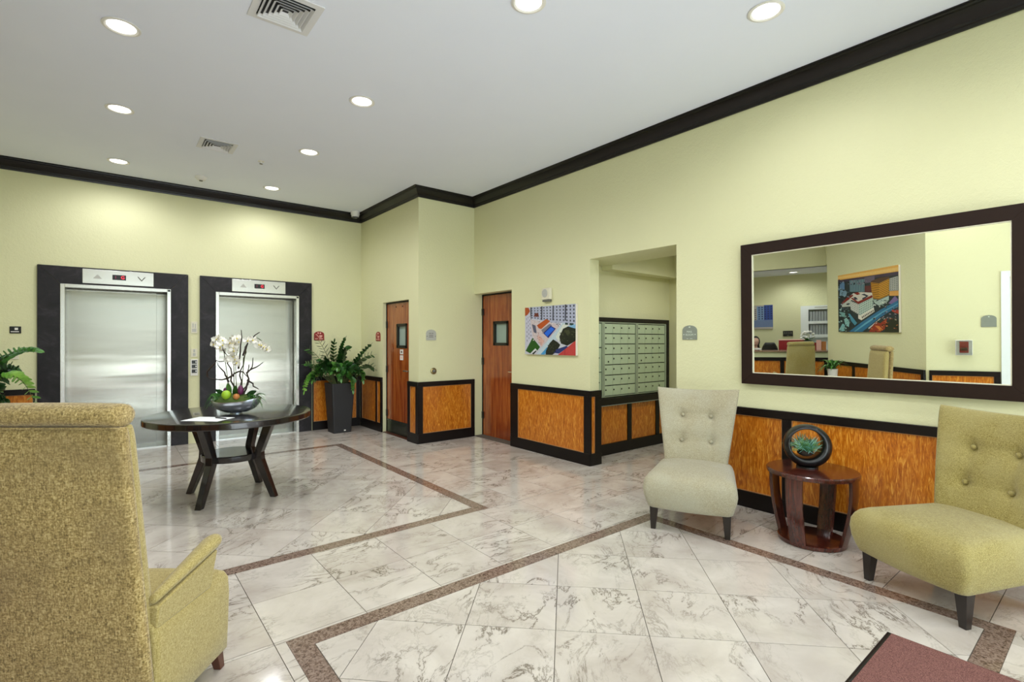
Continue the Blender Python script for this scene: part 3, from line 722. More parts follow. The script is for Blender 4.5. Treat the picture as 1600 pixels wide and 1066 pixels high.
P1 += [((176, 78, 26), [(205, 215), (265, 215), (288, 268), (250, 320), (205, 345)]), ((205, 190, 190), [(300, 392), (640, 432), (760, 470), (480, 800), (330, 650)]),
       ((110, 44, 26), [(350, 348), (368, 295), (422, 290), (436, 350)]), ((186, 84, 28), [(402, 476), (545, 380), (612, 408), (470, 532), (430, 520)]),
       ((120, 118, 130), [(470, 545), (600, 450), (640, 470), (500, 590)]), ((24, 40, 128), [(500, 592), (618, 478), (694, 520), (580, 664)]), ((28, 104, 222), [(520, 594), (622, 496), (674, 528), (566, 640)]),
       ((88, 90, 110), [(320, 460), (380, 480), (400, 600), (350, 580)]), ((214, 172, 160), [(400, 640), (440, 620), (520, 710), (470, 790)]),
       ((30, 84, 18), [(215, 862), (332, 662), (452, 800), (404, 860), (376, 820), (292, 900)]), ((222, 224, 226), [(300, 905), (378, 822), (410, 860), (360, 912)]), ((40, 44, 44), [(318, 905), (385, 850), (398, 862), (352, 912)]),
       ((188, 208, 216), [(400, 905), (790, 430), (850, 440), (720, 660), (560, 800), (470, 912)]), ((214, 220, 206), [(690, 640), (800, 450), (880, 470), (760, 640), (740, 720)]),
       ((40, 66, 60), [(830, 430), (870, 432), (868, 462), (828, 460)]), ((40, 66, 60), [(892, 434), (948, 438), (946, 470), (890, 466)]), ((130, 180, 214), [(850, 490), (975, 450), (975, 520)]),
       ((70, 150, 200), [(460, 915), (560, 800), (600, 830), (520, 915)]), ((28, 32, 18), [(745, 640), (800, 520), (870, 485), (975, 515), (975, 695), (860, 770), (770, 740)]),
       ((30, 34, 22), [(545, 850), (600, 740), (655, 680), (720, 720), (760, 760), (700, 870), (640, 915), (540, 915)]), ((62, 66, 40), [(830, 560), (880, 530), (900, 580), (860, 620)]),
       ((40, 52, 110), [(660, 880), (700, 830), (850, 770), (870, 790), (740, 890)]), ((192, 66, 62), [(720, 915), (820, 830), (975, 690), (975, 915)]), ((160, 40, 44), [(820, 915), (824, 830), (832, 825), (832, 915)])]
def specks(n, reg, cols, sz):
    out = []
    for _ in range(n):
        x = random.uniform(reg[0], reg[2]); y = random.uniform(reg[1], reg[3]); a = random.uniform(.4, 1) * sz; b = random.uniform(.4, 1) * sz * .7; k = random.uniform(-.5, .5)
        out.append((random.choice(cols), [(x - a, y - b + k * a), (x + a, y - b - k * a), (x + a, y + b - k * a), (x - a, y + b + k * a)]))
    return out
P1 += specks(26, (335, 560, 520, 760), [(160, 120, 110), (90, 90, 110), (232, 226, 220), (196, 150, 140)], 9) + specks(18, (620, 425, 780, 480), [(70, 74, 90), (230, 230, 235), (150, 150, 165)], 10)
P1 += specks(26, (760, 530, 965, 700), [(52, 60, 34), (18, 22, 12), (74, 80, 50)], 13) + specks(20, (570, 740, 700, 890), [(52, 60, 34), (18, 22, 12), (66, 72, 44)], 13) + specks(14, (340, 390, 480, 470), [(90, 96, 120), (220, 220, 226)], 8)
picture(MW, 4.921, 4.026, 1.232, 1.828, P1, (205, 975, lambda x: 215 - 65 * (x - 205) / 770, lambda x: 912), 'frameless aerial picture of pool courtyard, right of tall wooden door')
P2 = [((34, 46, 52), R4(170, 90, 895, 920)), ((236, 178, 88), [(170, 230), (895, 95), (895, 195), (170, 292)]), ((244, 200, 120), [(170, 250), (895, 130), (895, 170), (170, 275)]),
      ((70, 56, 78), [(170, 290), (895, 180), (895, 220), (170, 312)]), ((104, 92, 112), [(520, 250), (640, 225), (640, 300), (520, 320)]),
      ((92, 130, 168), [(195, 312), (262, 305), (262, 400), (192, 395)]), ((118, 152, 172), [(200, 400), (300, 420), (280, 480), (190, 470)])]
q = [(330, 288), (522, 268), (520, 420), (335, 424)]
P2 += [((112, 144, 154), q)] + gridwin(q, 9, 1, (64, 92, 108), .35, .95)
P2 += [((96, 40, 46), [(520, 350), (600, 345), (605, 430), (525, 425)]), ((176, 178, 172), [(805, 262), (890, 235), (890, 404), (800, 412)])] + gridwin([(808, 270), (888, 245), (888, 400), (804, 408)], 4, 7, (70, 66, 66), .4, .45)
P2 += [((222, 162, 84), [(800, 415), (895, 408), (895, 470), (800, 470)])]
q1 = [(595, 308), (690, 322), (685, 512), (612, 500)]; q2 = [(690, 322), (802, 262), (795, 462), (685, 512)]
P2 += [((204, 142, 34), q1), ((218, 158, 48), q2), ((92, 62, 44), [(600, 292), (700, 250), (802, 240), (800, 264), (690, 322), (596, 308)])] + gridwin(q1, 1, 9, (88, 56, 16), 1, .35) + gridwin(q2, 1, 9, (96, 60, 18), 1, .35)
P2 += [((176, 196, 186), [(612, 512), (690, 520), (795, 470), (795, 530), (690, 590), (640, 560)])]
qa = [(330, 530), (445, 572), (452, 700), (345, 640)]; qb = [(445, 572), (618, 488), (628, 640), (452, 744)]
P2 += [((190, 196, 186), [(222, 575), (350, 500), (350, 600), (225, 610)]), ((206, 210, 202), qa), ((190, 210, 198), qb)] + gridwin(qa, 5, 5, (96, 104, 100), .4, .5) + gridwin(qb, 8, 6, (92, 112, 104), .4, .5)
P2 += [((214, 208, 196), [(300, 500), (380, 440), (480, 425), (610, 432), (618, 480), (450, 560)]), ((132, 30, 28), [(220, 560), (300, 490), (370, 455), (380, 470), (300, 530), (232, 580)]), ((132, 30, 28), [(385, 440), (440, 428), (470, 448), (430, 462)]),
       ((132, 30, 28), [(345, 500), (370, 495), (440, 540), (610, 460), (618, 486), (445, 572), (430, 560)]), ((48, 56, 78), [(380, 490), (410, 485), (440, 512), (400, 520)]), ((48, 56, 78), [(480, 455), (520, 445), (570, 470), (500, 520), (490, 500), (540, 475)]),
       ((232, 228, 214), [(440, 700), (470, 705), (630, 610), (635, 660), (480, 765), (440, 745)])] + gridwin([(480, 720), (628, 632), (630, 660), (484, 752)], 8, 1, (60, 54, 50), .6, .8)
P2 += [((40, 112, 152), [(318, 905), (480, 790), (700, 640), (890, 525), (890, 600), (700, 730), (490, 905)]), ((96, 168, 196), [(380, 905), (520, 800), (730, 655), (890, 560), (890, 568), (740, 665), (400, 905)]),
       ((74, 146, 172), [(310, 690), (330, 688), (425, 800), (395, 830), (350, 780)]), ((200, 206, 204), [(560, 860), (700, 740), (706, 745), (570, 872)]),
       ((128, 184, 186), [(180, 880), (235, 800), (262, 830), (258, 895), (190, 905)]), ((138, 190, 188), [(250, 755), (300, 735), (326, 800), (316, 850), (270, 830)]), ((120, 170, 168), [(182, 665), (268, 680), (262, 730), (205, 720)]),
       ((152, 48, 28), [(568, 905), (600, 850), (650, 785), (700, 800), (775, 740), (765, 800), (750, 870), (690, 912)]), ((220, 130, 60), [(640, 830), (690, 835), (730, 880), (700, 895)]), ((176, 58, 40), [(820, 640), (895, 640), (895, 690), (830, 660)]),
       ((30, 36, 22), [(745, 912), (760, 800), (830, 745), (895, 760), (895, 912)]), ((120, 100, 150), [(790, 560), (860, 470), (895, 520), (820, 570)])]
P2 += specks(40, (175, 330, 330, 660), [(60, 84, 96), (150, 176, 186), (24, 34, 36), (96, 120, 136)], 13) + specks(40, (175, 640, 330, 900), [(16, 26, 26), (90, 130, 130), (44, 60, 52), (160, 196, 190)], 13)
P2 += specks(34, (600, 740, 890, 900), [(120, 40, 24), (200, 120, 70), (40, 44, 30), (180, 176, 160)], 12) + specks(40, (180, 285, 590, 335), [(60, 60, 80), (120, 110, 130), (30, 34, 44), (150, 150, 160)], 10) + specks(26, (620, 520, 800, 610), [(220, 226, 216), (60, 70, 70), (120, 150, 140)], 10) + specks(24, (700, 600, 890, 740), [(60, 64, 90), (150, 140, 150), (28, 32, 36)], 10)
picture(PW, 2.005, .478, 1.362, 2.365, P2, (170, 895, lambda x: 235 - 135 * (x - 170) / 725, lambda x: 910), 'large frameless aerial city picture reflected in the mirror')

# ------------------------------------------------------------------ mirror (hangs with its top tipped slightly forward)
mo = thing('wall_mirror', 'large rectangular wall mirror with wide dark wooden frame', 'mirror', (4.215, 1.0, 1.04))
tilt = math.radians(.95)
mo.rotation_euler = (0, -tilt, 0)
W[mo] = Matrix.Translation(mo.location) @ Matrix.Rotation(-tilt, 4, 'Y')
def mloc(y0, y1, z0, z1, x0, x1): return MB().box(x0, x1, y0 - 1.0, y1 - 1.0, z0 - 1.04, z1 - 1.04)
ya, yb, za, zb_ = 2.085, .365, 1.043, 2.205; fw = .092
g_ = mloc(yb + fw, ya - fw, za + fw + .002, zb_ - fw + .007, -.032, -.030).build('mirror_glass', m_mirror, mo, local=True)
MB().box(-.029, -.008, yb + fw - 1.0 - .02, ya - fw - 1.0 + .02, .07, 1.1).build('backing_board', m_black, mo, local=True)
def mfr(pts): # mitred frame piece, pts in y,z
    return MB().hexa([(-.045, y - 1.0, z - 1.04) for y, z in pts], [(-.006, y - 1.0, z - 1.04) for y, z in pts])
o4 = [(ya, za), (yb, za), (yb, zb_), (ya, zb_)]; i4 = [(ya - fw, za + fw), (yb + fw, za + fw), (yb + fw, zb_ - fw), (ya - fw, zb_ - fw)]
for k in range(4):
    mfr([o4[k], o4[(k + 1) % 4], i4[(k + 1) % 4], i4[k]]).build('frame_rail', m_frame, mo, local=True, bevel=.002)
m = MB(); e = .006
for a, b, c, d in ((yb + fw, ya - fw, za + fw, za + fw + e), (yb + fw, ya - fw, zb_ - fw - e, zb_ - fw), (yb + fw, yb + fw + e, za + fw, zb_ - fw), (ya - fw - e, ya - fw, za + fw, zb_ - fw)):
    m.box(-.042, -.034, a - 1.0, b - 1.0, c - 1.04, d - 1.04)
m.build('inner_bead', m_offw, mo, local=True)

# ------------------------------------------------------------------ mailboxes
def mailbank(u0, u1, cols, rows, label, big=False):
    o = thing('mailbox_unit', label, 'mailbox', (round((u0 + u1) / 2, 3), 4.12, .695), group='wall mailbox units')
    z0, z1 = .705, 1.635; F = ML
    MB().fbox(F, u0, u1, z0, z1, .001, .030).build('cabinet', m_black, o)
    m = MB(); f = .022
    for a, b, c, d in ((u0, u0 + f, z0, z1), (u1 - f, u1, z0, z1), (u0 + f, u1 - f, z1 - .012, z1), (u0 + f, u1 - f, z0, z0 + .010)): m.fbox(F, a, b, c, d, .030, .05)
    m.build('frame', m_mail2, o, bevel=.002)
    a0, a1, b0, b1 = u0 + f + .004, u1 - f - .004, z0 + .013, z1 - .016
    cw, rh = (a1 - a0) / cols, (b1 - b0) / rows
    for r in range(rows):
        for c in range(cols):
            g = .0016; w2 = g
            d = MB().fbox(F, a0 + c * cw + w2, a0 + (c + 1) * cw - w2, b0 + r * rh + .006, b0 + (r + 1) * rh - .006, .030, .040).build('mailbox_door', m_mail, o)
            low = (r == 3 and c == 0 and not big)
            uu = a0 + c * cw + (.022 if not low else .07); zz = b0 + (r + .58) * rh if not low else b0 + (r + .3) * rh
            if big: uu = a1 - .05
            MB().fbox(F, uu - .008, uu + .008, zz - .009, zz + .009, .040, .045).build('lock', m_black, d)
    return o
mailbank(4.745, 5.400, 4, 7, 'middle aluminium mailbox unit, four columns by seven rows')
mailbank(5.405, 6.055, 4, 7, 'right aluminium mailbox unit beside black frame edge')
mailbank(4.39, 4.740, 1, 3, 'left mailbox unit with tall parcel doors, mostly behind jamb', True)
o = thing('trim_12', None, None, (5.2, 4.12, 1.64), kind='structure')
MB().fbox(ML, 4.39, 6.115, 1.64, 1.69, .001, .055).build('top_rail', m_dark, o); MB().fbox(ML, 6.06, 6.115, .70, 1.64, .001, .055).build('side_rail', m_dark, o)

# ------------------------------------------------------------------ ceiling fixtures
def downlight(x, y, z, label, power=None, r=.095):
    o = thing('ceiling_light', label, 'ceiling light', (x, y, z), group='recessed ceiling downlights')
    n = 28
    prof = [(r, 0), (r + .012, -.002), (r + .012, -.006), (r - .002, -.010), (r - .014, -.004), (r - .014, 0)]
    rs = [[(a * math.cos(2 * PI * k / n), a * math.sin(2 * PI * k / n), b) for k in range(n)] for a, b in prof]
    MB().rings(rs, False, False).build('trim_ring', m_white, o, smooth=True, local=True)
    MB().rings([[(a * math.cos(2 * PI * k / n), a * math.sin(2 * PI * k / n), b) for k in range(n)] for a, b in ((r - .014, -.001), (r - .02, -.004), (r - .05, -.006))]).build('lens', m_lamp, o, smooth=True, local=True)
    l = bpy.data.lights.new('lamp', 'SPOT'); l.energy = power or SPOT_W; l.spot_size = math.radians(170); l.spot_blend = .62; l.shadow_soft_size = .07; l.color = (.98, .985, 1.0)
    lo = bpy.data.objects.new('lamp_light', l); C.objects.link(lo); lo.parent = o; lo.location = (0, 0, -.02)
    return o
downlight(.075, 4.227, H, 'ceiling downlight at upper left, nearest of the left row')
downlight(.09, 5.734, H, 'ceiling downlight, middle one of the left row')
downlight(.105, 7.41, H, 'ceiling downlight closest to wall above left elevator', 56)
downlight(1.73, 4.227, H, 'ceiling downlight right of the large vent, nearest of middle row')
downlight(1.74, 5.73, H, 'ceiling downlight right of small vent, middle one of middle row')
downlight(1.755, 7.40, H, 'ceiling downlight nearest wall above right elevator', 60)
downlight(2.023, 2.345, H, 'ceiling downlight cut by the top edge of the picture')
downlight(3.248, 1.466, H, 'ceiling downlight at upper right near dark crown moulding', 42)
for q, (x_, y_) in enumerate(((.35, 1.35), (.6, -.5), (2.05, .3), (3.3, -.7))): downlight(x_, y_, H, ('added fill downlight above the camera position, outside the picture', 'added fill downlight behind the camera near entry wall', 'added fill downlight above entrance mat, outside the picture', 'added fill downlight behind olive chair near glass front')[q])  # unseen downlights added as fill for the room
downlight(5.45, 3.0, 2.60, 'small downlight inside the mailbox alcove', 60, .06)
downlight(-3.2, 4.62, 2.64, 'ceiling light over reception seen in mirror', 40)
def vent(x0, x1, y0, y1, label):
    o = thing('ceiling_vent', label, 'air vent', ((x0 + x1) / 2, (y0 + y1) / 2, H), group='square ceiling diffusers')
    cx, cy = (x0 + x1) / 2, (y0 + y1) / 2; hx = (x1 - x0) / 2
    def sq(a, z): return [(-a, -a, z), (a, -a, z), (a, a, z), (-a, a, z)]
    MB().rings([sq(hx, -.001), sq(hx, -.008), sq(hx - .042, -.008), sq(hx - .042, -.001)], False, False).build('frame', m_rim, o, local=True)
    MB().hexa(sq(hx - .042, -.002), sq(hx - .042, -.001)).build('plenum', m_black, o, local=True)
    a = hx - .046
    while a > .03:
        MB().rings([sq(a, -.021), sq(a - .002, -.021), sq(a - .016, -.004), sq(a - .018, -.004)], False, False).build('louvre', m_rim, o, local=True); a -= .026
    return o
vent(.695, 1.065, 3.185, 3.555, 'large square ceiling vent at top edge of picture')
vent(.745, 1.09, 5.98, 6.31, 'square ceiling vent farther back, between downlights')
o = thing('sprinkler', 'tiny recessed ceiling sprinkler right of the far vent', 'sprinkler', (1.395, 6.375, H))
MB().lathe([(.035, 0), (.035, -.004), (.012, -.008), (.01, -.03)], 16).build('escutcheon', m_white, o, smooth=True, local=True); MB().lathe([(.018, -.03), (.018, -.034)], 12).build('deflector', m_dgrey, o, local=True)
o = thing('smoke_detector', 'round white smoke detector on ceiling near elevator wall', 'smoke detector', (.931, 7.45, H))
MB().lathe([(.065, 0), (.065, -.02), (.05, -.04), (.03, -.05)], 24).build('housing', m_white, o, smooth=True, local=True); MB().lathe([(.022, -.05), (.02, -.058), (.008, -.06)], 14).build('sensor', m_dgrey, o, local=True)
o = thing('dome_camera', 'small white dome security camera in far ceiling corner', 'security camera', (3.12, 7.9, H))
MB().lathe([(.07, -.001), (.07, -.05), (.062, -.06)], 24).build('mount', m_white, o, smooth=True, local=True)
MB().lathe([(.055, -.06), (.052, -.085), (.038, -.108), (.015, -.118)], 20).build('dome', m_dome, o, smooth=True, local=True)
MB().lathe([(.062, -.06), (.058, -.09), (.056, -.09), (.056, -.06)], 20).build('collar', m_white, o, smooth=True, local=True)

# ------------------------------------------------------------------ slipper chairs
def rrect(hx, y0, y1, hb, r, n=6, z=0.0, bulge=0.0):
    """rounded trapezoid outline: front half width hx at y1, back half width hb at y0"""
    cs = [(hx - r, y1 - r, 0), (-(hx - r), y1 - r, 90), (-(hb - r), y0 + r, 180), (hb - r, y0 + r, 270)]
    out = []
    for k, (cx, cy, a0) in enumerate(cs):
        for i in range(n + 1):
            a = math.radians(a0 + 90 * i / n); x, y = cx + r * math.cos(a), cy + r * math.sin(a); out.append((x, y, z))
        nx = cs[(k + 1) % 4]
        ea = math.radians(a0 + 90); p0 = (cx + r * math.cos(ea), cy + r * math.sin(ea)); sa = math.radians(nx[2]); p1 = (nx[0] + r * math.cos(sa), nx[1] + r * math.sin(sa))
        for t in (.25, .5, .75):
            x, y = p0[0] + (p1[0] - p0[0]) * t, p0[1] + (p1[1] - p0[1]) * t
            if k == 0: y += bulge * math.sin(PI * t)
            out.append((x, y, z))
    return out
def slab(P, nu, nv, T, dimples=(), smoothp=10, exp=.33, front_extra=None):
    """closed pillow: P(u,v)->(point, normal); u,v in 0..1"""
    def sp(n): return [.5 - .5 * math.cos(PI * i / n) * (abs(math.cos(PI * i / n)) ** -.35 if abs(math.cos(PI * i / n)) > 1e-6 else 1) for i in range(n + 1)]
    U = [min(1, max(0, x)) for x in sp(nu)]; V = [min(1, max(0, x)) for x in sp(nv)]
    front = []; back = []
    for v in V:
        fr = []; bk = []
        for u in U:
            p, n, r = P(u, v); a, b = abs(2 * u - 1), abs(2 * v - 1)
            d = (max(0, 1 - a ** smoothp)) ** exp * (max(0, 1 - b ** smoothp)) ** exp
            h = T / 2 * d
            hf = h
            if front_extra: hf += front_extra(u, v) * d
            fr.append(Vector(p) + Vector(n) * hf); bk.append(Vector(p) - Vector(n) * h)
        front.append(fr); back.append(bk)
    m = MB(); NU, NV = len(U), len(V); v = [q for r in front for q in r] + [q for r in back for q in r]; f = []
    B = NU * NV
    for j in range(NV - 1):
        for i in range(NU - 1):
            a = j * NU + i; f.append((a, a + 1, a + NU + 1, a + NU)); f.append((B + a, B + a + NU, B + a + NU + 1, B + a + 1))
    m.add(v, f)
    return m
def weld(o, d=.0006):
    import bmesh
    bm = bmesh.new(); bm.from_mesh(o.data); bmesh.ops.remove_doubles(bm, verts=bm.verts, dist=d); bmesh.ops.recalc_face_normals(bm, faces=bm.faces); bm.to_mesh(o.data); bm.free()
    for p in o.data.polygons: p.use_smooth = True
def taper_leg(x, y, z0, z1, a, b, dx=0, dy=0):
    return MB().hexa([(x + dx - a, y + dy - a, z0), (x + dx + a, y + dy - a, z0), (x + dx + a, y + dy + a, z0), (x + dx - a, y + dy + a, z0)],
                     [(x - b, y - b, z1), (x + b, y - b, z1), (x + b, y + b, z1), (x - b, y + b, z1)])
def slipper_chair(name, loc, rz, fab, label):
    o = thing(name, label, 'chair', loc, rz, group='armless button-tufted slipper chairs')
    # seat: local +y is the front, origin below the seat centre
    rs = []
    for z, ix, iy in ((.172, .034, .026), (.178, .026, .018), (.21, .016, .006), (.26, .002, -.006), (.31, -.006, -.010), (.355, -.002, -.006), (.385, .010, .006), (.405, .024, .022), (.419, .048, .048), (.428, .085, .085), (.434, .14, .14), (.438, .21, .20)):
        rs.append(rrect(.318 - ix, -.30 + iy * .3, .335 - iy, .285 - ix * .8, .04 + max(0, ix) * .2 if ix < .2 else .045, z=z, bulge=.022))
    MB().rings(rs).build('seat', fab, o, smooth=True, auto=0, local=True)
    # back
    btn = [(-.113, .335), (.113, .335), (-.113, .66), (.113, .66)]
    z0, z1 = .37, .985
    def P(u, v):
        hw = .235 + .088 * v + .0 ; x = (2 * u - 1) * hw; zz = z0 + (z1 - z0) * v
        zz += .018 * (2 * u - 1) ** 2 * v ** 4
        y = -.235 - .155 * v - .03 * v * v + .045 * (2 * u - 1) ** 2 * (0.4 + .6 * v)
        return (x, y, zz), (0, .965, .26), 1
    def fe(u, v):
        hw = .235 + .088 * v; x = (2 * u - 1) * hw; zz = (z1 - z0) * v; e = 0
        for bx, bv in btn:
            dz = zz - (z1 - z0) * bv; r2 = (x - bx) ** 2 + dz ** 2
            e -= .030 * math.exp(-r2 / (2 * .020 ** 2)) + .010 * math.exp(-r2 / (2 * .055 ** 2))
        for bx in (-.113, .113):
            zc = max(0, 1 - abs(v - .5) / .30)
            e -= .009 * math.exp(-(x - bx) ** 2 / (2 * .014 ** 2)) * min(1, zc * 1.5)
        for bv in (.335, .66):
            dz = zz - (z1 - z0) * bv; e -= .011 * math.exp(-dz ** 2 / (2 * .016 ** 2)) * min(1, max(0, 1 - abs(x) / .30) * 1.6)
        return e
    b = slab(P, 44, 40, .085, front_extra=fe).build('backrest', fab, o, smooth=True, auto=0, local=True); weld(b)
    for bx, bv in btn:
        u = .5 + bx / (2 * (.225 + .115 * bv)); p, n, _ = P(u, bv); pos = Vector(p) + Vector(n) * (.0425 - .028)
        m = MB(); rs = [[(pos.x + r * math.cos(a), pos.y + d, pos.z + r * math.sin(a)) for a in [2 * PI * k / 12 for k in range(12)]] for r, d in ((.013, -.004), (.014, .004), (.010, .010), (.004, .012))]
        m.rings(rs).build('button', fab, b, smooth=True, local=True)
    for sx in (-1, 1):
        taper_leg(sx * .250, .25, 0, .19, .017, .030, sx * .006, .006).build('leg', m_legA, o, local=True, bevel=.002)
        taper_leg(sx * .235, -.235, 0, .19, .016, .028, sx * .004, -.03).build('leg', m_legA, o, local=True, bevel=.002)
    return o
slipper_chair('slipper_chair', (3.527, 2.146, 0), math.radians(90 + 26), m_fabA, 'sage slipper chair, light put into its paler colour, with four buttons, left of round wooden table')
slipper_chair('slipper_chair', (3.597, .638, 0), math.radians(90 - 26), m_fabB, 'olive green slipper chair with four buttons, at right edge')

# ------------------------------------------------------------------ high-backed armchairs
def armchair(loc, rz, label, backfab):
    o = thing('high_back_armchair', label, 'armchair', loc, rz, group='high-backed armchairs')
    # local: +y front, x right. outer back panel leans back towards the top
    def P(u, v):
        hw = .296 - .044 * v; x = (2 * u - 1) * hw; z = .09 + 1.03 * v; y = -.185 - .075 * v
        return (x, y, z), (0, .995, .07), 1
    bp = slab(P, 22, 24, .044, smoothp=30, exp=.4).build('back_panel', backfab, o, smooth=True, auto=0, local=True); weld(bp)
    def P2(u, v):
        hw = .262 - .034 * v; x = (2 * u - 1) * hw; z = .30 + .82 * v; y = -.150 - .062 * v
        return (x, y, z), (0, .995, .07), 1
    ib = slab(P2, 22, 24, .072, smoothp=16, exp=.35).build('backrest', m_fabD, o, smooth=True, auto=0, local=True); weld(ib)
    rs = []; n = 18
    for t in [-1, -.985, -.95, -.88, -.6, -.2, .2, .6, .88, .95, .985, 1]:
        k = 1.0 if abs(t) < .9 else (.96 if abs(t) < .96 else (.80 if abs(t) < .99 else .5))
        x = t * .236; rs.append([(x, -.240 + .055 * k * math.cos(a), 1.156 + .040 * k * math.sin(a) - .003 * t * t) for a in [2 * PI * i / n for i in range(n)]])
    MB().rings(rs).build('top_roll', backfab, o, smooth=True, auto=0, local=True)
    MB().tube([(-.242, -.283, 1.118), (0, -.283, 1.118), (.242, -.283, 1.118)], .0035, 6).build('piping', backfab, o, smooth=True, local=True)
    for s in (-1, 1):
        MB().tube([(s * .290, -.192, .12), (s * .273, -.222, .5), (s * .257, -.250, .9), (s * .249, -.264, 1.10)], .004, 6).build('piping', backfab, o, smooth=True, local=True)
    rs = []
    for z, ix, iy in ((.080, .010, .010), (.086, .003, .003), (.18, .0, .0), (.32, -.003, -.003), (.385, .0, .0), (.41, .010, .010), (.425, .030, .030), (.434, .07, .07)):
        rs.append(rrect(.288 - ix, -.17, .278 - iy, .285 - ix, .022, z=z, bulge=.008))
    MB().rings(rs).build('seat', m_fabD, o, smooth=True, auto=0, local=True)
    for s in (-1, 1):
        rs = []
        for t in [0, .03, .25, .5, .75, .93, .985, 1.0]:
            y = -.16 + .345 * t; zt = .500 + .075 * t; xo = .262 + .012 * t; k = (.75 if t == 0 else (.55 if t == 1.0 else (.85 if t == .985 else 1.0)))
            w = (.020 + .022 * t) * k; h = (.020 + .014 * t) * k
            rs.append([(s * (xo + w * math.cos(a) + .35 * h * math.sin(a)), y, zt + h * math.sin(a)) for a in [2 * PI * i / 14 for i in range(14)]])
        MB().rings(rs).build('arm_pad', m_fabD, o, smooth=True, auto=0, local=True)
        m = MB(); rs = []
        for t in [0, .3, .6, 1.0]:
            y = -.16 + .30 * t; zt = .480 + .065 * t; xo = .262 + .008 * t
            rs.append([(s * (xo - .022), y, .40 - .06 * 0), (s * (xo + .018), y, .40), (s * (xo + .024 + .008 * t), y + .025 * t, zt), (s * (xo - .022), y + .025 * t, zt)])
        m.rings(rs).build('arm_side', m_fabD, o, smooth=True, local=True, bevel=.006)
        taper_leg(s * .245, .235, 0, .10, .015, .022, s * .010, .018).build('leg', m_legB, o, local=True, bevel=.002)
        taper_leg(s * .235, -.14, 0, .10, .015, .022, s * .01, -.02).build('leg', m_legB, o, local=True, bevel=.002)
    return o
def fr_pt(D, lat): return (Fv[0] * D + Rv[0] * lat, Fv[1] * D + Rv[1] * lat)
cx, cy = fr_pt(1.90, -1.51)
armchair((cx, cy, 0), -YAW, 'high-backed tan tweed armchair seen from behind in left foreground', m_fabC)
a2 = armchair((-1.70 - .63 * .26, 3.90 + .78 * .26, 0), math.atan2(.63, .78), 'moss green high-backed armchair reflected in mirror before reception counter', m_fabB)

# ------------------------------------------------------------------ centre table
def lacquer_table():
    cx, cy = .885, 5.16
    o = thing('round_table', 'round black pedestal table with four bent legs, holding orchids', 'table', (cx, cy, 0))
    MB().lathe([(.64, .690), (.662, .692), (.668, .700), (.668, .740), (.664, .746), (.650, .749)], 72).build('tabletop', m_tablewood, o, smooth=True, auto=30, local=True)
    MB().lathe([(.232, .335), (.240, .338), (.242, .345), (.242, .388), (.236, .394)], 48).build('shelf', m_tablewood, o, smooth=True, auto=30, local=True)
    for k in range(4):
        a = PI / 4 + k * PI / 2 ; c, s = math.cos(a), math.sin(a)
        # section in (radius, z); leg thickness across t
        prof_o = [(.42, .690), (.300, .40), (.305, .335), (.435, .0)]; prof_i = [(.335, .690), (.235, .405), (.235, .325), (.385, .0)]
        rs = []
        for (ro, zo), (ri, zi) in zip(prof_o, prof_i):
            t = .030 if zo > 0.1 else .026
            rs.append([(ri * c - (-t) * s, ri * s + (-t) * c, zi), (ro * c - (-t) * s, ro * s + (-t) * c, zo), (ro * c - t * s, ro * s + t * c, zo), (ri * c - t * s, ri * s + t * c, zi)])
        MB().rings(rs).build('leg', m_tablewood, o, bevel=.004, local=True)
    return o
lacquer_table()
def world_dir(right, fwd=0.0, up=0.0): return Vector((Rv[0] * right + Fv[0] * fwd, Rv[1] * right + Fv[1] * fwd, up))
# paper and pen
pc = Vector((.655, 4.83, .7505)); a = world_dir(1, -.1).normalized(); b = Vector((-a.y, a.x, 0))
o = MB().hexa([pc + a * i * .16 + b * j * .11 for i, j in ((-1, -1), (1, -1), (1, 1), (-1, 1))], [pc + a * i * .16 + b * j * .11 + Vector((0, 0, .0015)) for i, j in ((-1, -1), (1, -1), (1, 1), (-1, 1))]).build('paper_sheet', m_paper, loc=pc)
tag(o, 'white paper sheet lying on front of black round table', 'paper')
pp = pc + a * .09 + b * .03 + Vector((0, 0, .0065))
o = MB().tube([pp - a * .06 + b * .02, pp + a * .05 - b * .01, pp + a * .06 - b * .012], [.005, .005, .002], 8).build('pen', m_black, loc=pp, smooth=True); tag(o, 'black pen lying on the white paper sheet', 'pen')

# ------------------------------------------------------------------ orchid arrangement
oc = Vector((.905, 5.07, .749))
orc = thing('orchid_arrangement', 'white orchids with curly twigs in silver boat-shaped bowl on black table', 'flowers', tuple(oc))
def L(r, u, f=0.0): return world_dir(r, f, u)           # local offset: right, up, forward
rs = []; N = 40
for t in (0.02, .25, .5, .7, .85, .95, 1.0):
    rad = math.sin(t * PI / 2) ** .8; zc = .006 + .118 * (1 - math.cos(t * PI / 2))
    rs.append([L(.218 * rad * math.cos(q), zc + .030 * abs(math.cos(q)) ** 3 * t ** 2 - .012 * t * t + .010 * math.cos(q) * t, .12 * rad * math.sin(q)) for q in [2 * PI * k / N for k in range(N)]])
for t in (.97, .85, .5, .05):
    rad = math.sin(t * PI / 2) ** .8; zc = .014 + .108 * (1 - math.cos(t * PI / 2))
    rs.append([L(.206 * rad * math.cos(q), zc + .030 * abs(math.cos(q)) ** 3 * t ** 2 - .010 * t * t + .010 * math.cos(q) * t, .108 * rad * math.sin(q)) for q in [2 * PI * k / N for k in range(N)]])
MB().rings(rs).build('bowl', m_silver, orc, smooth=True, auto=50, local=True)
MB().lathe([(.05, 0.001), (.05, .006), (.04, .014)], 24).build('foot', m_silver, orc, smooth=True, local=True)
rs = []
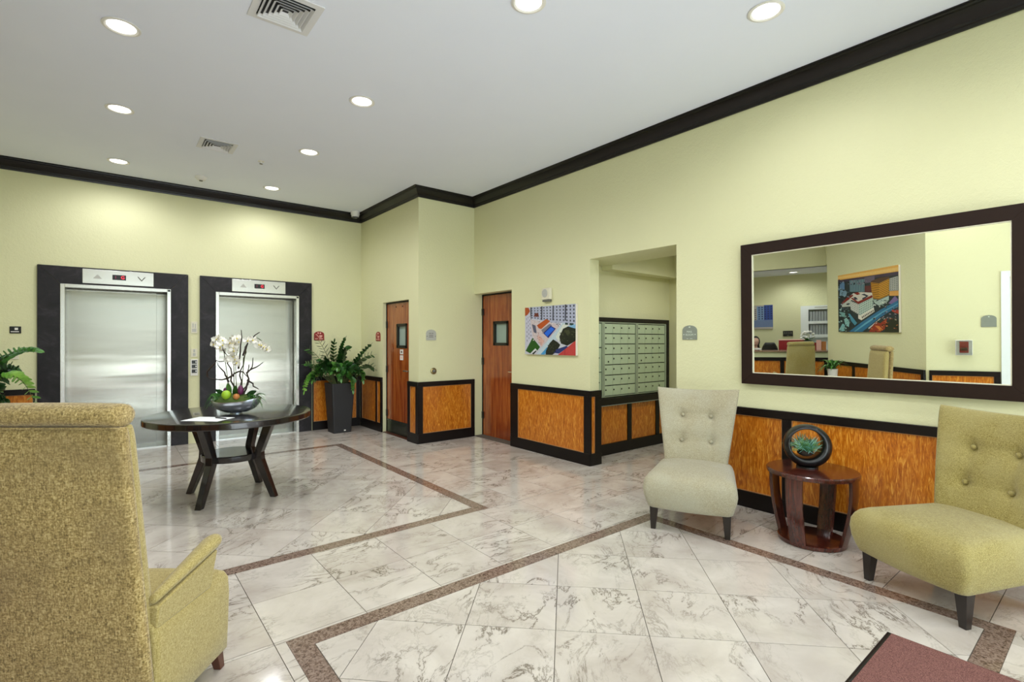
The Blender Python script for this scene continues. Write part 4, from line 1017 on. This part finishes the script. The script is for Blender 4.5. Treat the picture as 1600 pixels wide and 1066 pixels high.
for t, zz in ((1, -.008), (.85, .026), (.5, .050), (.15, .058)):
    rs.append([L(.195 * t * math.cos(q), .118 + zz + random.uniform(-.006, .006), .10 * t * math.sin(q)) for q in [2 * PI * k / 24 for k in range(24)]])
MB().rings(rs).build('moss', m_moss, orc, smooth=True, local=True, kind='stuff')
def wig(p0, p1, n=7, amp=.02, bend=(0, 0, 0)):
    P0, P1 = Vector(p0), Vector(p1); out = []
    for i in range(n + 1):
        t = i / n; q = P0.lerp(P1, t) + Vector(bend) * math.sin(PI * t)
        if 0 < i < n: q += Vector((random.uniform(-amp, amp), random.uniform(-amp, amp), random.uniform(-amp, amp) * .5))
        out.append(q)
    return out
st = [((-.06, .14), (-.10, .40), (-.145, .60)), ((-.06, .14), (-.05, .36), (-.03, .55)), ((.03, .14), (.0, .34), (.03, .52)), ((.07, .14), (.09, .42), (.10, .58))]
def spline(pts, n=14):
    P = [Vector(p) for p in pts]; out = []
    for i in range(n + 1):
        t = i / n; a_ = P[0].lerp(P[1], t); b_ = P[1].lerp(P[2], t); out.append(a_.lerp(b_, t))
    return out
stems = [spline([L(-.05, .13), L(-.09, .40), L(-.125, .66)]), spline([L(-.04, .13, .02), L(-.02, .42, .03), L(-.07, .60, .04)]), spline([L(.02, .13), L(-.02, .44, -.02), L(.035, .60, -.03)]),
         spline([L(.03, .13, .03), L(.05, .70, .03), L(.16, .685, .0)]), spline([L(.16, .685, 0), L(.23, .68, 0), L(.265, .585, -.01)])]
for q in stems: MB().tube(q, .0035, 6).build('flower_stem', m_stem, orc, smooth=True, local=True)
tw = [wig(L(.0, .13), L(-.12, .62, .0), 9, .018), wig(L(.02, .12, .02), L(.05, .60, .05), 9, .02), wig(L(.05, .13, -.02), L(.16, .50, -.02), 8, .022), wig(L(.09, .36), L(.24, .46), 5, .014), wig(L(-.03, .33), L(.10, .33, 0), 6, .012, L(0, .05)),
      wig(L(.06, .52), L(.21, .73), 6, .008, L(-.02, .02)), wig(L(-.02, .35), L(-.26, .33), 8, .02, L(0, -.04)), wig(L(-.26, .33), L(-.10, .47), 6, .02, L(-.03, .05)), wig(L(.07, .13), L(.115, .44), 7, .02), wig(L(.02, .4), L(.045, .75), 5, .01), wig(L(-.07, .28), L(-.17, .46), 6, .02), wig(L(.1, .3), L(.20, .22), 5, .015)]
for i, q in enumerate(tw): MB().tube(q, [.0078 * (1 - .72 * k / (len(q) - 1)) + .0012 for k in range(len(q))], 6).build('curly_twig', m_twig, orc, smooth=True, local=True)
def blossom_mesh():
    m = MB()
    for k, (L_, w_, a0) in enumerate(((.042, .026, 90), (.042, .022, 215), (.042, .022, 325), (.046, .046, 10), (.046, .046, 170))):
        a_ = math.radians(a0); dx, dz = math.cos(a_), math.sin(a_); nx, nz = -dz, dx
        pts = [(0, 0, .0), (.35, 1, .006), (.7, .95, .006), (1, .0, .0), (.7, -.95, .006), (.35, -1, .006)]
        v = [(dx * L_ * s + nx * w_ / 2 * q, -.004 - d - .003 * k, dz * L_ * s + nz * w_ / 2 * q) for s, q, d in pts] + [(dx * L_ * .5, -.001 - .003 * k, dz * L_ * .5)]
        m.add(v, [(i, (i + 1) % 6, 6) for i in range(6)])
    return m
bmesh0 = None
spots = []
for (r, u, f, n, sr, su) in ((-.155, .61, 0, 7, .035, .075), (-.06, .63, .03, 8, .055, .06), (.02, .565, -.03, 8, .038, .075), (.035, .47, -.05, 3, .03, .03), (-.04, .52, .0, 3, .04, .03)):
    for _ in range(n): spots.append((r + random.uniform(-sr, sr), u + random.uniform(-su, su), f + random.uniform(-.04, .03)))
for t in (0, .12, .3, .48, .64, .8, .93): p = (.11 + .20 * t, .66 - .02 * t - .075 * t * t + random.uniform(-.012, .012), random.uniform(-.02, .01)); spots.append(p)
proto = None
for i, (r, u, f) in enumerate(spots):
    if proto is None:
        proto = blossom_mesh().build('blossom', m_petal, orc, local=True); lipo = MB().lathe([(.003, -.006), (.008, 0), (.006, .008)], 8, (0, -.014, -.004)).build('lip', m_lip, proto, local=True); b = proto; lipo_c = lipo
    else:
        b = proto.copy(); C.objects.link(b); b.parent = orc; c2 = lipo.copy(); C.objects.link(c2); c2.parent = b
    b.location = L(r, u, f); b.rotation_euler = (random.uniform(-.5, .5), random.uniform(-.6, .6), -YAW + random.uniform(-.9, .9)); b.scale = (1, 1, 1)
def blade(p0, p1, w, sag=0.0, up=Vector((0, 0, 1)), n=6, fold=.25):
    P0, P1 = Vector(p0), Vector(p1); d = (P1 - P0); side = d.cross(up)
    if side.length < 1e-5: side = Vector((1, 0, 0))
    side.normalize(); v = []; f = []
    for i in range(n + 1):
        t = i / n; c = P0.lerp(P1, t) + Vector((0, 0, sag)) * math.sin(PI * t * .9) ; ww = w * math.sin(PI * (t * .86 + .1)) ** .8
        v += [c - side * ww / 2, c - Vector((0, 0, w * fold * .5 * math.sin(PI * t))), c + side * ww / 2]
    for i in range(n): a_ = i * 3; f += [(a_, a_ + 1, a_ + 4, a_ + 3), (a_ + 1, a_ + 2, a_ + 5, a_ + 4)]
    return v, f
for r0, r1, u1, f1, w_, mi in ((-.06, -.075, .27, 0, .055, 1), (-.09, -.17, .215, -.03, .05, 0), (.0, .055, .22, -.03, .05, 0), (-.02, .02, .25, -.04, .045, 0), (.08, .18, .20, 0, .045, 0), (-.12, -.20, .17, -.04, .045, 1), (.10, .19, .16, -.04, .04, 1)):
    v, f = blade(L(r0, .14, 0), L(r1, u1, f1), w_, .01, up=Vector((Fv[0], Fv[1], .2)), n=6); MB().add(v, f).build('orchid_leaf', m_leaf[mi], orc, smooth=True, local=True)
def ball(c, r, sz=1.0, n=14):
    m = MB(); rs = [[Vector(c) + Vector((r * math.sin(p) * math.cos(q), r * math.sin(p) * math.sin(q), r * sz * math.cos(p))) for q in [2 * PI * k / n for k in range(n)]] for p in [PI * (i + .15) / 8.3 for i in range(9)]]
    return m.rings(rs)
ball(L(-.048, .175, -.075), .038, 1.05).build('green_ball', m_lime, orc, smooth=True, auto=0, local=True)
ball(L(.045, .160, -.08), .027).build('orange_ball', m_orange, orc, smooth=True, auto=0, local=True)
ball(L(.065, .215, -.05), .024, 1.8).build('purple_bud', m_purple, orc, smooth=True, auto=0, local=True); ball(L(-.10, .20, 0), .016, 2).build('purple_bud', m_purple, orc, smooth=True, auto=0, local=True)
for i in range(40):
    s = random.choice((-1, 1)); x0 = s * random.uniform(.06, .17)
    q = spline([L(x0, .13, random.uniform(-.08, .05)), L(x0 + s * .06, .13 + random.uniform(.04, .12), -.03), L(x0 + s * random.uniform(.06, .13), random.uniform(.04, .17), random.uniform(-.09, .03))], 6)
    MB().tube(q, [.0028] * 4 + [.002, .0014, .0008], 4).build('grass_blade', m_leaf[i % 2], orc, smooth=True, local=True)

# ------------------------------------------------------------------ ZZ plants in tall planters
def zz_plant(cx, cy, fronds, label, name='potted_zz_plant', scale=1.0):
    o = thing(name, label, 'potted plant', (cx, cy, 0), 0, group='tall planters with zz plants')
    b, t, h = .137, .178, .755
    def sq(a, z, r=.02):
        out = []
        for sx, sy, a0 in ((1, 1, 0), (-1, 1, 90), (-1, -1, 180), (1, -1, 270)):
            for k in range(4): q = math.radians(a0 + 30 * k); out.append((sx * (a - r) + r * math.cos(q), sy * (a - r) + r * math.sin(q), z))
        return out
    MB().rings([sq(b, 0), sq(t, h), sq(t - .014, h), sq(t - .022, h - .06)], True, True).build('planter', m_pot, o, local=True)
    MB().hexa(sq(t - .021, h - .07), sq(t - .021, h - .035)).build('soil', m_soil, o, local=True, kind='stuff')
    pl = MB().box(-.012 + .03, .045, -b - .006, -b + .004, .028, .046).build('label_plate', m_white, o, local=True)
    for k, (tip, mid, mi, nl) in enumerate(fronds):
        T = world_dir(tip[0], tip[2], tip[1]); Mi_ = world_dir(mid[0], mid[2], mid[1]); B = Vector((T.x * .18, T.y * .18, h - .04)); B.x = max(-.11, min(.11, B.x)); B.y = max(-.11, min(.11, B.y))
        q = spline([B, Vector((Mi_.x, Mi_.y, h + Mi_.z)), Vector((T.x, T.y, h + T.z))], 18)
        stem = MB().tube(q, [.0075 * (1 - .75 * i / 18) for i in range(19)], 6)
        fo = stem.build('frond', m_stem, o, smooth=True, local=True)
        lv = MB(); n = max(7, nl - 2)
        rndt = random.uniform(0, PI)
        for i in range(n):
            t_ = .32 + .68 * (i + .3) / n; p = q[min(17, int(t_ * 18))].lerp(q[min(18, int(t_ * 18) + 1)], t_ * 18 - int(t_ * 18)) if t_ < 1 else q[18]
            d = (q[min(18, int(t_ * 18) + 1)] - q[max(0, int(t_ * 18) - 1)]).normalized()
            sd = d.cross(Vector((math.cos(rndt), math.sin(rndt), .8)).normalized()); sd.normalize()
            for s in (-1, 1):
                ln = .122 * (1 - .38 * (i / n)) * random.uniform(.85, 1.1) * scale; wd = ln * .62
                dr = (sd * s * .85 + d * .55 + Vector((0, 0, random.uniform(-.05, .18)))).normalized()
                v, f = blade(p, p + dr * ln, wd, 0, up=d, n=4, fold=.35); lv.add(v, f)
        v, f = blade(q[-1], q[-1] + (q[-1] - q[-2]).normalized() * .07, .03, n=4); lv.add(v, f)
        lv.build('leaflet', m_leaf[mi], fo, smooth=True, local=True)
    return o
FR = [((-.27, .68, 0), (-.10, .42, 0), 0, 11), ((-.40, .53, 0), (-.22, .40, 0), 1, 11), ((-.10, .62, .05), (-.12, .35, 0), 0, 10), ((.08, .67, 0), (-.06, .42, 0), 0, 12), ((.14, .52, -.05), (.02, .60, 0), 0, 12),
      ((.47, .58, 0), (.20, .36, 0), 0, 11), ((.50, .43, .05), (.22, .40, 0), 0, 10), ((.54, .22, 0), (.34, .42, 0), 0, 9), ((.40, .05, -.1), (.38, .36, 0), 1, 12), ((.28, -.09, -.22), (.24, .26, -.12), 1, 12),
      ((-.46, -.10, -.1), (-.42, .34, -.05), 2, 13), ((-.44, .30, 0), (-.28, .34, 0), 1, 10), ((-.30, .22, -.15), (-.22, .42, -.1), 1, 12), ((-.14, .20, -.2), (-.14, .40, -.15), 0, 12), ((.04, .24, -.22), (.02, .40, -.14), 1, 12),
      ((.18, .22, -.18), (.14, .40, -.1), 0, 12), ((.30, .32, .1), (.18, .36, .05), 0, 11), ((-.22, .36, .18), (-.12, .36, .1), 0, 11), ((.02, .42, .2), (.0, .36, .1), 0, 11), ((.36, .14, -.12), (.26, .36, -.1), 0, 12), ((-.34, .06, -.16), (-.34, .30, -.12), 1, 12), ((.12, .08, -.27), (.10, .26, -.2), 1, 10)]
for i_ in range(12):
    a_ = 2 * PI * i_ / 12 + .3; d_ = random.uniform(.22, .40); FR.append(((d_ * math.cos(a_), random.uniform(.02, .30), min(.1, d_ * .8 * math.sin(a_))), (d_ * .6 * math.cos(a_), random.uniform(.28, .42), min(.08, d_ * .4 * math.sin(a_))), (0, 0, 1)[i_ % 3], 10))
FR = [((t_[0], t_[1], min(t_[2], -.20) if t_[0] < -.18 else t_[2]), (m_[0], m_[1], min(m_[2], -.10) if t_[0] < -.18 else m_[2]), q_, n_) for t_, m_, q_, n_ in FR]
zz_plant(2.80, 7.72, FR, 'zz plant in tall dark planter, between right elevator and stair door')
FL = [((.88, .54, -.05), (.42, .66, 0), 1, 13), ((.62, .34, 0), (.42, .46, 0), 0, 11), ((.90, -.03, -.1), (.68, .62, -.1), 2, 14), ((.58, .24, -.1), (.40, .40, -.1), 0, 11), ((.60, .03, -.12), (.44, .34, -.1), 0, 11), ((.50, .12, -.1), (.4, .3, -.1), 0, 10), ((.46, .46, 0), (.3, .4, 0), 0, 10), ((-.3, .5, 0), (-.2, .4, 0), 1, 10),
      ((-.4, .2, 0), (-.3, .4, 0), 0, 10), ((0, .6, 0), (0, .4, 0), 0, 10), ((.1, .3, -.2), (.1, .4, -.1), 1, 10), ((-.1, .3, .2), (-.1, .4, .1), 0, 10), ((.3, .1, .1), (.3, .4, .1), 0, 11), ((.52, .38, .05), (.3, .46, 0), 1, 10), ((.62, -.10, -.1), (.5, .2, -.1), 0, 11)]
zz_plant(-1.20, 7.68, FL, 'zz plant fronds at left edge, before wall left of elevators', scale=.95)

# ------------------------------------------------------------------ barrel side tables
def side_table(x, y, label):
    o = thing('side_table', label, 'side table', (x, y, 0), math.radians(0), group='round barrel side tables')
    MB().lathe([(.272, .470), (.284, .474), (.287, .482), (.287, .498), (.280, .504), (.265, .505)], 56).build('tabletop', m_mahog, o, smooth=True, auto=30, local=True)
    MB().lathe([(.195, 0), (.212, .004), (.214, .028), (.205, .032)], 48).build('base', m_mahog, o, smooth=True, auto=30, local=True)
    rt = o.rotation_euler.z
    for k in range(4):
        a0 = math.atan2(-y, -x) - math.radians(23) + k * PI / 2
        rs = []
        for i in range(11):
            t = i / 10; z = .018 + .454 * t; r = .208 + .064 * math.sin(t * PI / 2 * 1.15) + .004; tk = .022; hw = .052 + .004 * t
            ring = []
            for q, rr in ((-1, r), (0, r + .004), (1, r), (1, r - tk), (0, r - tk + .004), (-1, r - tk)):
                aa = a0 + q * hw / r; ring.append((rr * math.cos(aa), rr * math.sin(aa), z))
            rs.append(ring)
        MB().rings(rs).build('slat_leg', m_mahog, o, smooth=True, auto=35, local=True)
    return o
side_table(3.852, 1.424, 'round mahogany side table with curved slat legs, between slipper chairs')
side_table(-1.27, 3.24, 'round mahogany side table under white potted plant, behind the camera')
# moon-shaped planter
mc = Vector((3.872, 1.462, .505)); md_ = thing('moon_planter', 'black ring-shaped planter with blue green succulents on mahogany table', 'planter', tuple(mc), -YAW + math.radians(-20))
rs = []; N = 56
for k in range(N):
    a = 2 * PI * k / N; Ro = .152; cz = .152
    ri = .106; ox, oz = -.012, .018
    co, si = math.cos(a), math.sin(a); pts = []
    wd = .070 + .016 * max(0, -si)
    for q, d in ((0.0, -.92), (.12, -1), (.35, -.98), (.72, -.80), (.95, -.45), (1.0, 0), (.95, .45), (.72, .80), (.35, .98), (.12, 1), (0, .92), (.02, 0)):
        xi, zi = ox + ri * co, cz + oz + ri * si; xo, zo = Ro * co, cz + Ro * si * (.985)
        pts.append((xi + (xo - xi) * q, d * wd, max(0.001, zi + (zo - zi) * q)))
    rs.append(pts)
MB().rings(rs, closed=True).build('ring_vase', m_black, md_, smooth=True, auto=0, local=True)
MB().lathe([(.07, 0.0), (.07, .010)], 24).build('foot', m_black, md_, local=True)
ball(Vector((-.012, 0, .104)), .052, .5).build('soil', m_soil, md_, smooth=True, local=True, kind='stuff')
for mi in (0, 1):
    m = MB()
    for i in range(170):
        a = random.uniform(0, 2 * PI); ph = random.uniform(-.15, 1.25); ln = random.uniform(.055, .125); b0 = Vector((-.012 + random.uniform(-.05, .05), random.uniform(-.045, .045), .122 + random.uniform(-.01, .035)))
        d = Vector((math.cos(a) * math.cos(ph), math.sin(a) * math.cos(ph) * .8, math.sin(ph) * .85)); e = b0 + d * ln
        m.tube([b0, b0.lerp(e, .55) + Vector((0, 0, .006)), e], [.0024, .0022, .0006], 4)
    m.build('succulent_spikes', m_succ[mi], md_, smooth=True, local=True, kind='stuff')
# white potted arching plant on the second side table
pt = thing('potted_fern', 'green arching plant in small white pot, reflected in mirror', 'potted plant', (-1.27, 3.24, .505))
MB().lathe([(.062, 0), (.078, .24), (.072, .24), (.066, .20)], 28).build('pot', m_white, pt, smooth=True, auto=30, local=True)
MB().lathe([(.064, .19), (.05, .215)], 16).build('soil', m_soil, pt, local=True, kind='stuff')
for i in range(30):
    a = i * 2.4; R_ = random.uniform(.14, .28); up = random.uniform(.10, .24); drop = random.uniform(-.12, .12)
    q = spline([Vector((.02 * math.cos(a), .02 * math.sin(a), .22)), Vector((R_ * .45 * math.cos(a), R_ * .45 * math.sin(a), .24 + up)), Vector((R_ * math.cos(a), R_ * math.sin(a), .24 + drop + up * .3))], 8)
    m = MB(); v = []; f = []; sd = Vector((-math.sin(a), math.cos(a), 0))
    for k, p in enumerate(q): w_ = .017 * math.sin(PI * (k / 8 * .9 + .08)); v += [p - sd * w_, p + Vector((0, 0, -.004)), p + sd * w_]
    for k in range(8): f += [(k * 3, k * 3 + 1, k * 3 + 4, k * 3 + 3), (k * 3 + 1, k * 3 + 2, k * 3 + 5, k * 3 + 4)]
    m.add(v, f).build('leaf', m_leaf[(0, 1, 1)[i % 3]], pt, smooth=True, local=True)

# ------------------------------------------------------------------ entrance mat
o = thing('floor_mat', 'reddish brown entrance mat with black rubber edge at bottom right', 'mat', (2.3, -.1, 0))
x0, x1, y0, y1 = 1.72, 2.925, -1.1, .748
MB().hexa([(x0, y0, .0005), (x1, y0, .0005), (x1, y1, .0005), (x0, y1, .0005)], [(x0 + .012, y0 + .012, .006), (x1 - .012, y0 + .012, .006), (x1 - .012, y1 - .012, .006), (x0 + .012, y1 - .012, .006)]).build('rubber_edge', m_black, o)
MB().box(x0 + .035, x1 - .022, y0 + .03, y1 - .022, .005, .0105).build('carpet', mat_carpet(), o)

# ------------------------------------------------------------------ reception, seen in the mirror
ct = thing('reception_counter', 'long reception counter with granite top and wood panels, reflected in mirror', 'counter', tuple(CT(.6, 0, 0)))
MB().fbox(CT, -.02, 2.19, .855, .968, -.22, -.02).build('upper_front', m_greenp, ct)
MB().fbox(CT, -.04, 2.19, .968, .992, -.40, .03).build('countertop', m_counter, ct, bevel=.004)
MB().fbox(CT, -.02, 2.19, .785, .855, -.22, .02).build('rail', m_dark, ct); MB().fbox(CT, -.02, 2.19, 0, .135, -.22, .015).build('kickboard', m_dark, ct)
for a, b in ((-.02, .05), (.74, .81), (1.50, 1.57), (2.12, 2.19)): MB().fbox(CT, a, b, .135, .785, -.05, .012).build('stile', m_dark, ct)
for a, b in ((.05, .74), (.81, 1.50), (1.57, 2.12)): MB().fbox(CT, a, b, .135, .785, -.05, -.002).build('panel', m_panel, ct)
MB().fbox(CT, -.02, 2.19, .135, .80, -.22, -.05).build('carcass', m_dark, ct)
# desk behind carrying red box
dk = thing('reception_desk', 'low wooden desk behind reception counter', 'desk', tuple(CT(.6, 0, -.95)))
MB().fbox(CT, .2, .90, .72, .75, -1.25, -.70).build('desktop', m_mahog, dk)
for a in (.22, .83):
    for b in (-1.22, -.78): MB().fbox(CT, a, a + .05, 0, .72, b, b + .05).build('leg', m_mahog, dk)
o = thing('red_cabinet', 'red box cabinet standing on desk behind reception counter', 'cabinet', tuple(CT(.76, .75, -.8)))
MB().fbox(CT, .42, .90, .751, 1.175, -.95, -.72).build('body', m_redbox, o, bevel=.008); MB().fbox(CT, .41, .91, 1.176, 1.19, -.96, -.71).build('lid', m_pink, o, bevel=.003)
o = thing('keypad', 'small black wall unit above red cabinet in reception', 'wall unit', tuple(BK(.79, 1.25, 0)))
MB().fbox(BK, .69, .89, 1.25, 1.37, .001, .03).build('housing', m_black, o, bevel=.004)
m = MB()
for i in range(4): m.fbox(BK, .715 + i * .042, .735 + i * .042, 1.30, 1.345, .03, .033)
m.fbox(BK, .77, .81, 1.258, 1.275, .03, .033); m.build('keys', m_dgrey, o)
cab = thing('document_rack', 'white shelf unit of grey binders behind reception, in mirror', 'shelf', tuple(BK(.15, .9, 0)))
m = MB(); m.fbox(BK, -.45, .52, .85, 1.915, .001, .02); m.fbox(BK, .37, .52, .85, 1.915, .02, .22); m.fbox(BK, -.45, -.40, .85, 1.915, .02, .22)
for z0, z1 in ((.85, .97), (1.215, 1.28), (1.515, 1.575), (1.83, 1.915)): m.fbox(BK, -.40, .37, z0, z1, .02, .22)
m.build('carcass', m_alu, cab)
text('RESIDENT DOCUMENTS', BK, 0, 1.87, .2215, .05, m_dgrey, cab, flip=False, sx=1) if False else MB().fbox(BK, -.15, .25, 1.865, 1.885, .22, .221).build('lettering_strip', m_greyl, cab)
first = None
for row, z0 in enumerate((1.28, 1.575)):
    for i in range(14):
        if first is None:
            p = BK(0, 0, 0); first = MB(); first.fbox(BK, 0, .045, 0, .215, .04, .19); first = first.build('binder', m_binder, loc=p)
            b = first
        else: b = first.copy(); C.objects.link(b); 
        if (i % 4) == 1: pass
        b.location = BK(-.39 + i * .053, z0, 0)
        b['label'] = 'grey binder standing in %s row of white shelf behind reception' % ('lower' if row == 0 else 'upper'); b['category'] = 'binder'; b['group'] = 'binders in the %s row of the white rack' % ('lower' if row == 0 else 'upper')
for i, (u, c, z) in enumerate(((.10, m_pink, .20), (.02, m_print if False else m_orange, .17), (.16, m_redbox, .15))):
    o = MB().fbox(CT, u, u + .085, .992, .992 + z, -.20 - i * .03, -.19 - i * .03).build('brochure', c, loc=CT(u, .992, -.2)); tag(o, ('pink', 'orange', 'red')[i] + ' brochure standing on granite counter, in mirror', 'brochure')
va = thing('flower_vase', 'white flowers in black vase on granite counter, in mirror', 'flowers', tuple(CT(.33, .992, -.2)))
MB().lathe([(.05, 0), (.06, .05), (.075, .16), (.06, .2)], 20).build('vase', m_black, va, smooth=True, local=True)
fb = None
for i in range(26):
    a = random.uniform(0, 2 * PI); ph = random.uniform(-.2, 1.4); p = Vector((.12 * math.cos(a) * math.cos(ph), .12 * math.sin(a) * math.cos(ph), .27 + .11 * math.sin(ph)))
    if fb is None: fb = MB(); fb = ball((0, 0, 0), .026, .8, 8).build('flower', m_petal, va, smooth=True, local=True); b = fb
    else: b = fb.copy(); C.objects.link(b); b.parent = va
    b.location = p
for i in range(14):
    a = i * 2.4; v, f = blade((0, 0, .19), (.13 * math.cos(a), .13 * math.sin(a), .22 + .05 * math.sin(i)), .04); MB().add(v, f).build('leaf', m_leaf[1], va, smooth=True, local=True)
P3 = [((186, 178, 170), R4(0, 0, 100, 100)), ((120, 150, 190), R4(45, 5, 100, 65)), ((40, 70, 150), R4(70, 0, 100, 65)), ((110, 130, 170), R4(30, 62, 100, 92)), ((214, 180, 110), [(0, 60), (25, 75), (30, 100), (0, 100)])]
P3 += gridwin([(5, 20), (45, 14), (45, 62), (5, 66)], 4, 6, (50, 60, 90), .5, .5) + gridwin([(48, 6), (100, 2), (100, 60), (48, 62)], 5, 6, (30, 44, 90), .45, .55)
picture(BK, 1.70, 1.09, 1.42, 1.98, P3, (0, 100, lambda x: 0, lambda x: 100), 'blue building picture on reception back wall, reflected in mirror')
# office chair back and receptionist
oc_ = thing('office_chair', 'black office chair with rounded back behind reception counter', 'office chair', tuple(CT(1.05, 0, -.7)))
def Pc(u, v):
    hw = .17 * math.sqrt(max(.05, 1 - (2 * v - 1) ** 2 * .75)); p = CT(1.05 + (2 * u - 1) * hw, .62 + .52 * v, -.50 - .03 * math.cos((2 * u - 1) * 1.4)); return tuple(p), tuple(CT.n), 1
b_ = slab(Pc, 16, 16, .06).build('backrest', m_black, oc_, smooth=True, auto=0); weld(b_)
MB().fbox(CT, .90, 1.20, .44, .50, -.88, -.56).build('seat', m_black, oc_, bevel=.02)
MB().tube([CT(1.05, .08, -.72), CT(1.05, .45, -.72)], .025, 10).build('gas_lift', m_chrome, oc_, smooth=True)
m = MB()
for k in range(5): a = k * 2 * PI / 5; c0 = CT(1.05, .08, -.72); m.tube([c0, c0 + Vector((.15 * math.cos(a), .15 * math.sin(a), -.045))], .018, 6)
m.build('star_base', m_black, oc_); MB().tube([CT(1.05, .46, -.6), CT(1.05, .60, -.53), CT(1.05, .75, -.53)], .014, 8).build('back_stem', m_chrome, oc_)

def person():
    o = thing('person', 'dark-haired person in white blouse seated behind reception counter', 'person', tuple(CT(1.40, 0, -1.15)))
    def Q(r, f, z): return CT(1.40 + r, z, -1.15 + f)      # r along counter, f towards the room
    V = [Q(0, 0, .50), Q(0, 0, .62), Q(0, .0, .78), Q(0, .01, .90), Q(0, .01, .965), Q(0, .02, 1.03), Q(0, .035, 1.10), Q(0, .03, 1.19)]
    Rr = [.13, .125, .115, .12, .06, .048, .072, .075]; E_ = [(i, i + 1) for i in range(7)]
    def addc(src, pts):
        k = src
        for p, r in pts: V.append(p); Rr.append(r); E_.append((k, len(V) - 1)); k = len(V) - 1
        return k
    hands = []
    for s in (-1, 1):
        hk = addc(3, [(Q(s * .13, .01, .905), .055), (Q(s * .175, .0, .80), .047), (Q(s * .19, .03, .66), .038), (Q(s * .16, .16, .70), .032), (Q(s * .13, .27, .765), .024), (Q(s * .125, .32, .768), .024), (Q(s * .12, .36, .766), .022)])
        for fi in range(4):
            base = Q(s * .12 + (fi - 1.5) * .019, .365, .768); ln = (.062, .075, .070, .055)[fi]
            addc(hk, [(base, .0085), (base + CT.n * ln * .5 + Vector((0, 0, .006)), .008), (base + CT.n * ln + Vector((0, 0, -.008)), .006)])
        th = Q(s * .12 - s * .03, .325, .768); addc(hk - 1, [(th, .010), (th + CT.n * .03 - CT.u * s * .012, .009), (th + CT.n * .052 - CT.u * s * .014, .007)])
        addc(0, [(Q(s * .09, .02, .50), .085), (Q(s * .11, .22, .50), .07), (Q(s * .11, .42, .48), .055), (Q(s * .11, .43, .28), .045), (Q(s * .11, .42, .09), .035), (Q(s * .11, .50, .04), .032), (Q(s * .11, .56, .035), .026)])
    me = bpy.data.meshes.new('body'); Mi = W[o].inverted(); me.from_pydata([tuple(Mi @ Vector(p)) for p in V], E_, []); me.update()
    b = bpy.data.objects.new('body', me); C.objects.link(b); b.parent = o; W[b] = W[o]; me.materials.append(m_skin)
    sk = b.modifiers.new('skin', 'SKIN'); 
    for i, sv in enumerate(me.skin_vertices[0].data): sv.radius = (Rr[i], Rr[i]); sv.use_root = (i == 0)
    ss = b.modifiers.new('sub', 'SUBSURF'); ss.levels = 2; ss.render_levels = 2
    hc = Q(0, .045, 1.145)
    def head_ring(p, extra=0.0, front=True):
        out = []
        for k in range(20):
            a = 2 * PI * k / 20; r = math.sin(p); x = .076 * r * math.cos(a); f = .095 * r * math.sin(a); z = .118 * math.cos(p)
            if z < 0: x *= 1 + z * 1.6; f *= 1 + z * .8
            if f > .06 and abs(x) < .02 and -.035 < z < .03: f += .016
            out.append(hc + CT.u * x * (1 + extra) + CT.n * f * (1 + extra) + Vector((0, 0, z * (1 + extra))))
        return out
    hd = MB().rings([head_ring(PI * (i + .2) / 14.4) for i in range(15)]).build('head', m_skin, o, smooth=True, auto=0)
    hr = MB(); rs = []
    for i in range(9):
        p = PI * (i + .2) / 12; ring = []
        for k in range(20):
            a = 2 * PI * k / 20; r = math.sin(p); fwd = math.sin(a); x = .088 * r * math.cos(a); f = .105 * r * fwd - .008; z = .128 * math.cos(p)
            if i > 3 and fwd > .2: f = min(f, .03); 
            ring.append(hc + CT.u * x + CT.n * f + Vector((0, 0, z)))
        rs.append(ring)
    rs.append([hc + CT.u * .08 * math.cos(2 * PI * k / 20) + CT.n * (.045 * math.sin(2 * PI * k / 20) - .045) + Vector((0, 0, -.16)) for k in range(20)])
    hr.rings(rs).build('hair', m_hair, o, smooth=True, auto=0)
    for s in (-1, 1):
        ball(hc + CT.u * s * .030 + CT.n * .083 + Vector((0, 0, .004)), .010, .6, 10).build('eye', m_white, hd, smooth=True); ball(hc + CT.u * s * .030 + CT.n * .091 + Vector((0, 0, .004)), .005, 1, 8).build('iris', m_hair, hd, smooth=True)
    ball(hc + CT.n * .083 + Vector((0, 0, -.055)), .020, .32, 10).build('mouth', m_pink, hd, smooth=True)
    rs = [[Q(rx * math.cos(a), fy * math.sin(a) + off, z) for a in [2 * PI * k / 20 for k in range(20)]] for rx, fy, off, z in ((.165, .14, 0, .50), (.155, .135, 0, .62), (.16, .13, 0, .76), (.185, .13, .0, .88), (.175, .10, .0, .945), (.10, .075, .01, .985), (.062, .062, .015, 1.0))]
    MB().rings(rs).build('blouse', m_shirt, o, smooth=True, auto=0)
    for s in (-1, 1): MB().tube([Q(s * .13, .01, .91), Q(s * .178, .0, .80), Q(s * .19, .03, .67), Q(s * .165, .15, .70)], [.066, .058, .050, .044], 12).build('sleeve', m_shirt, o, smooth=True)
    st_ = thing('office_stool', 'black stool under seated person behind counter', 'stool', tuple(CT(1.40, 0, -1.15)))
    MB().lathe([(.15, .35), (.17, .36), (.17, .39), (.15, .40)], 24).build('seat', m_black, st_, smooth=True, local=True); MB().lathe([(.03, .02), (.03, .35)], 12).build('post', m_chrome, st_, local=True); MB().lathe([(.2, 0.002), (.2, .02), (.05, .03)], 24).build('base', m_black, st_, local=True)
person()
print('TILES', nt, len(tiles), 'visible', len(vt))
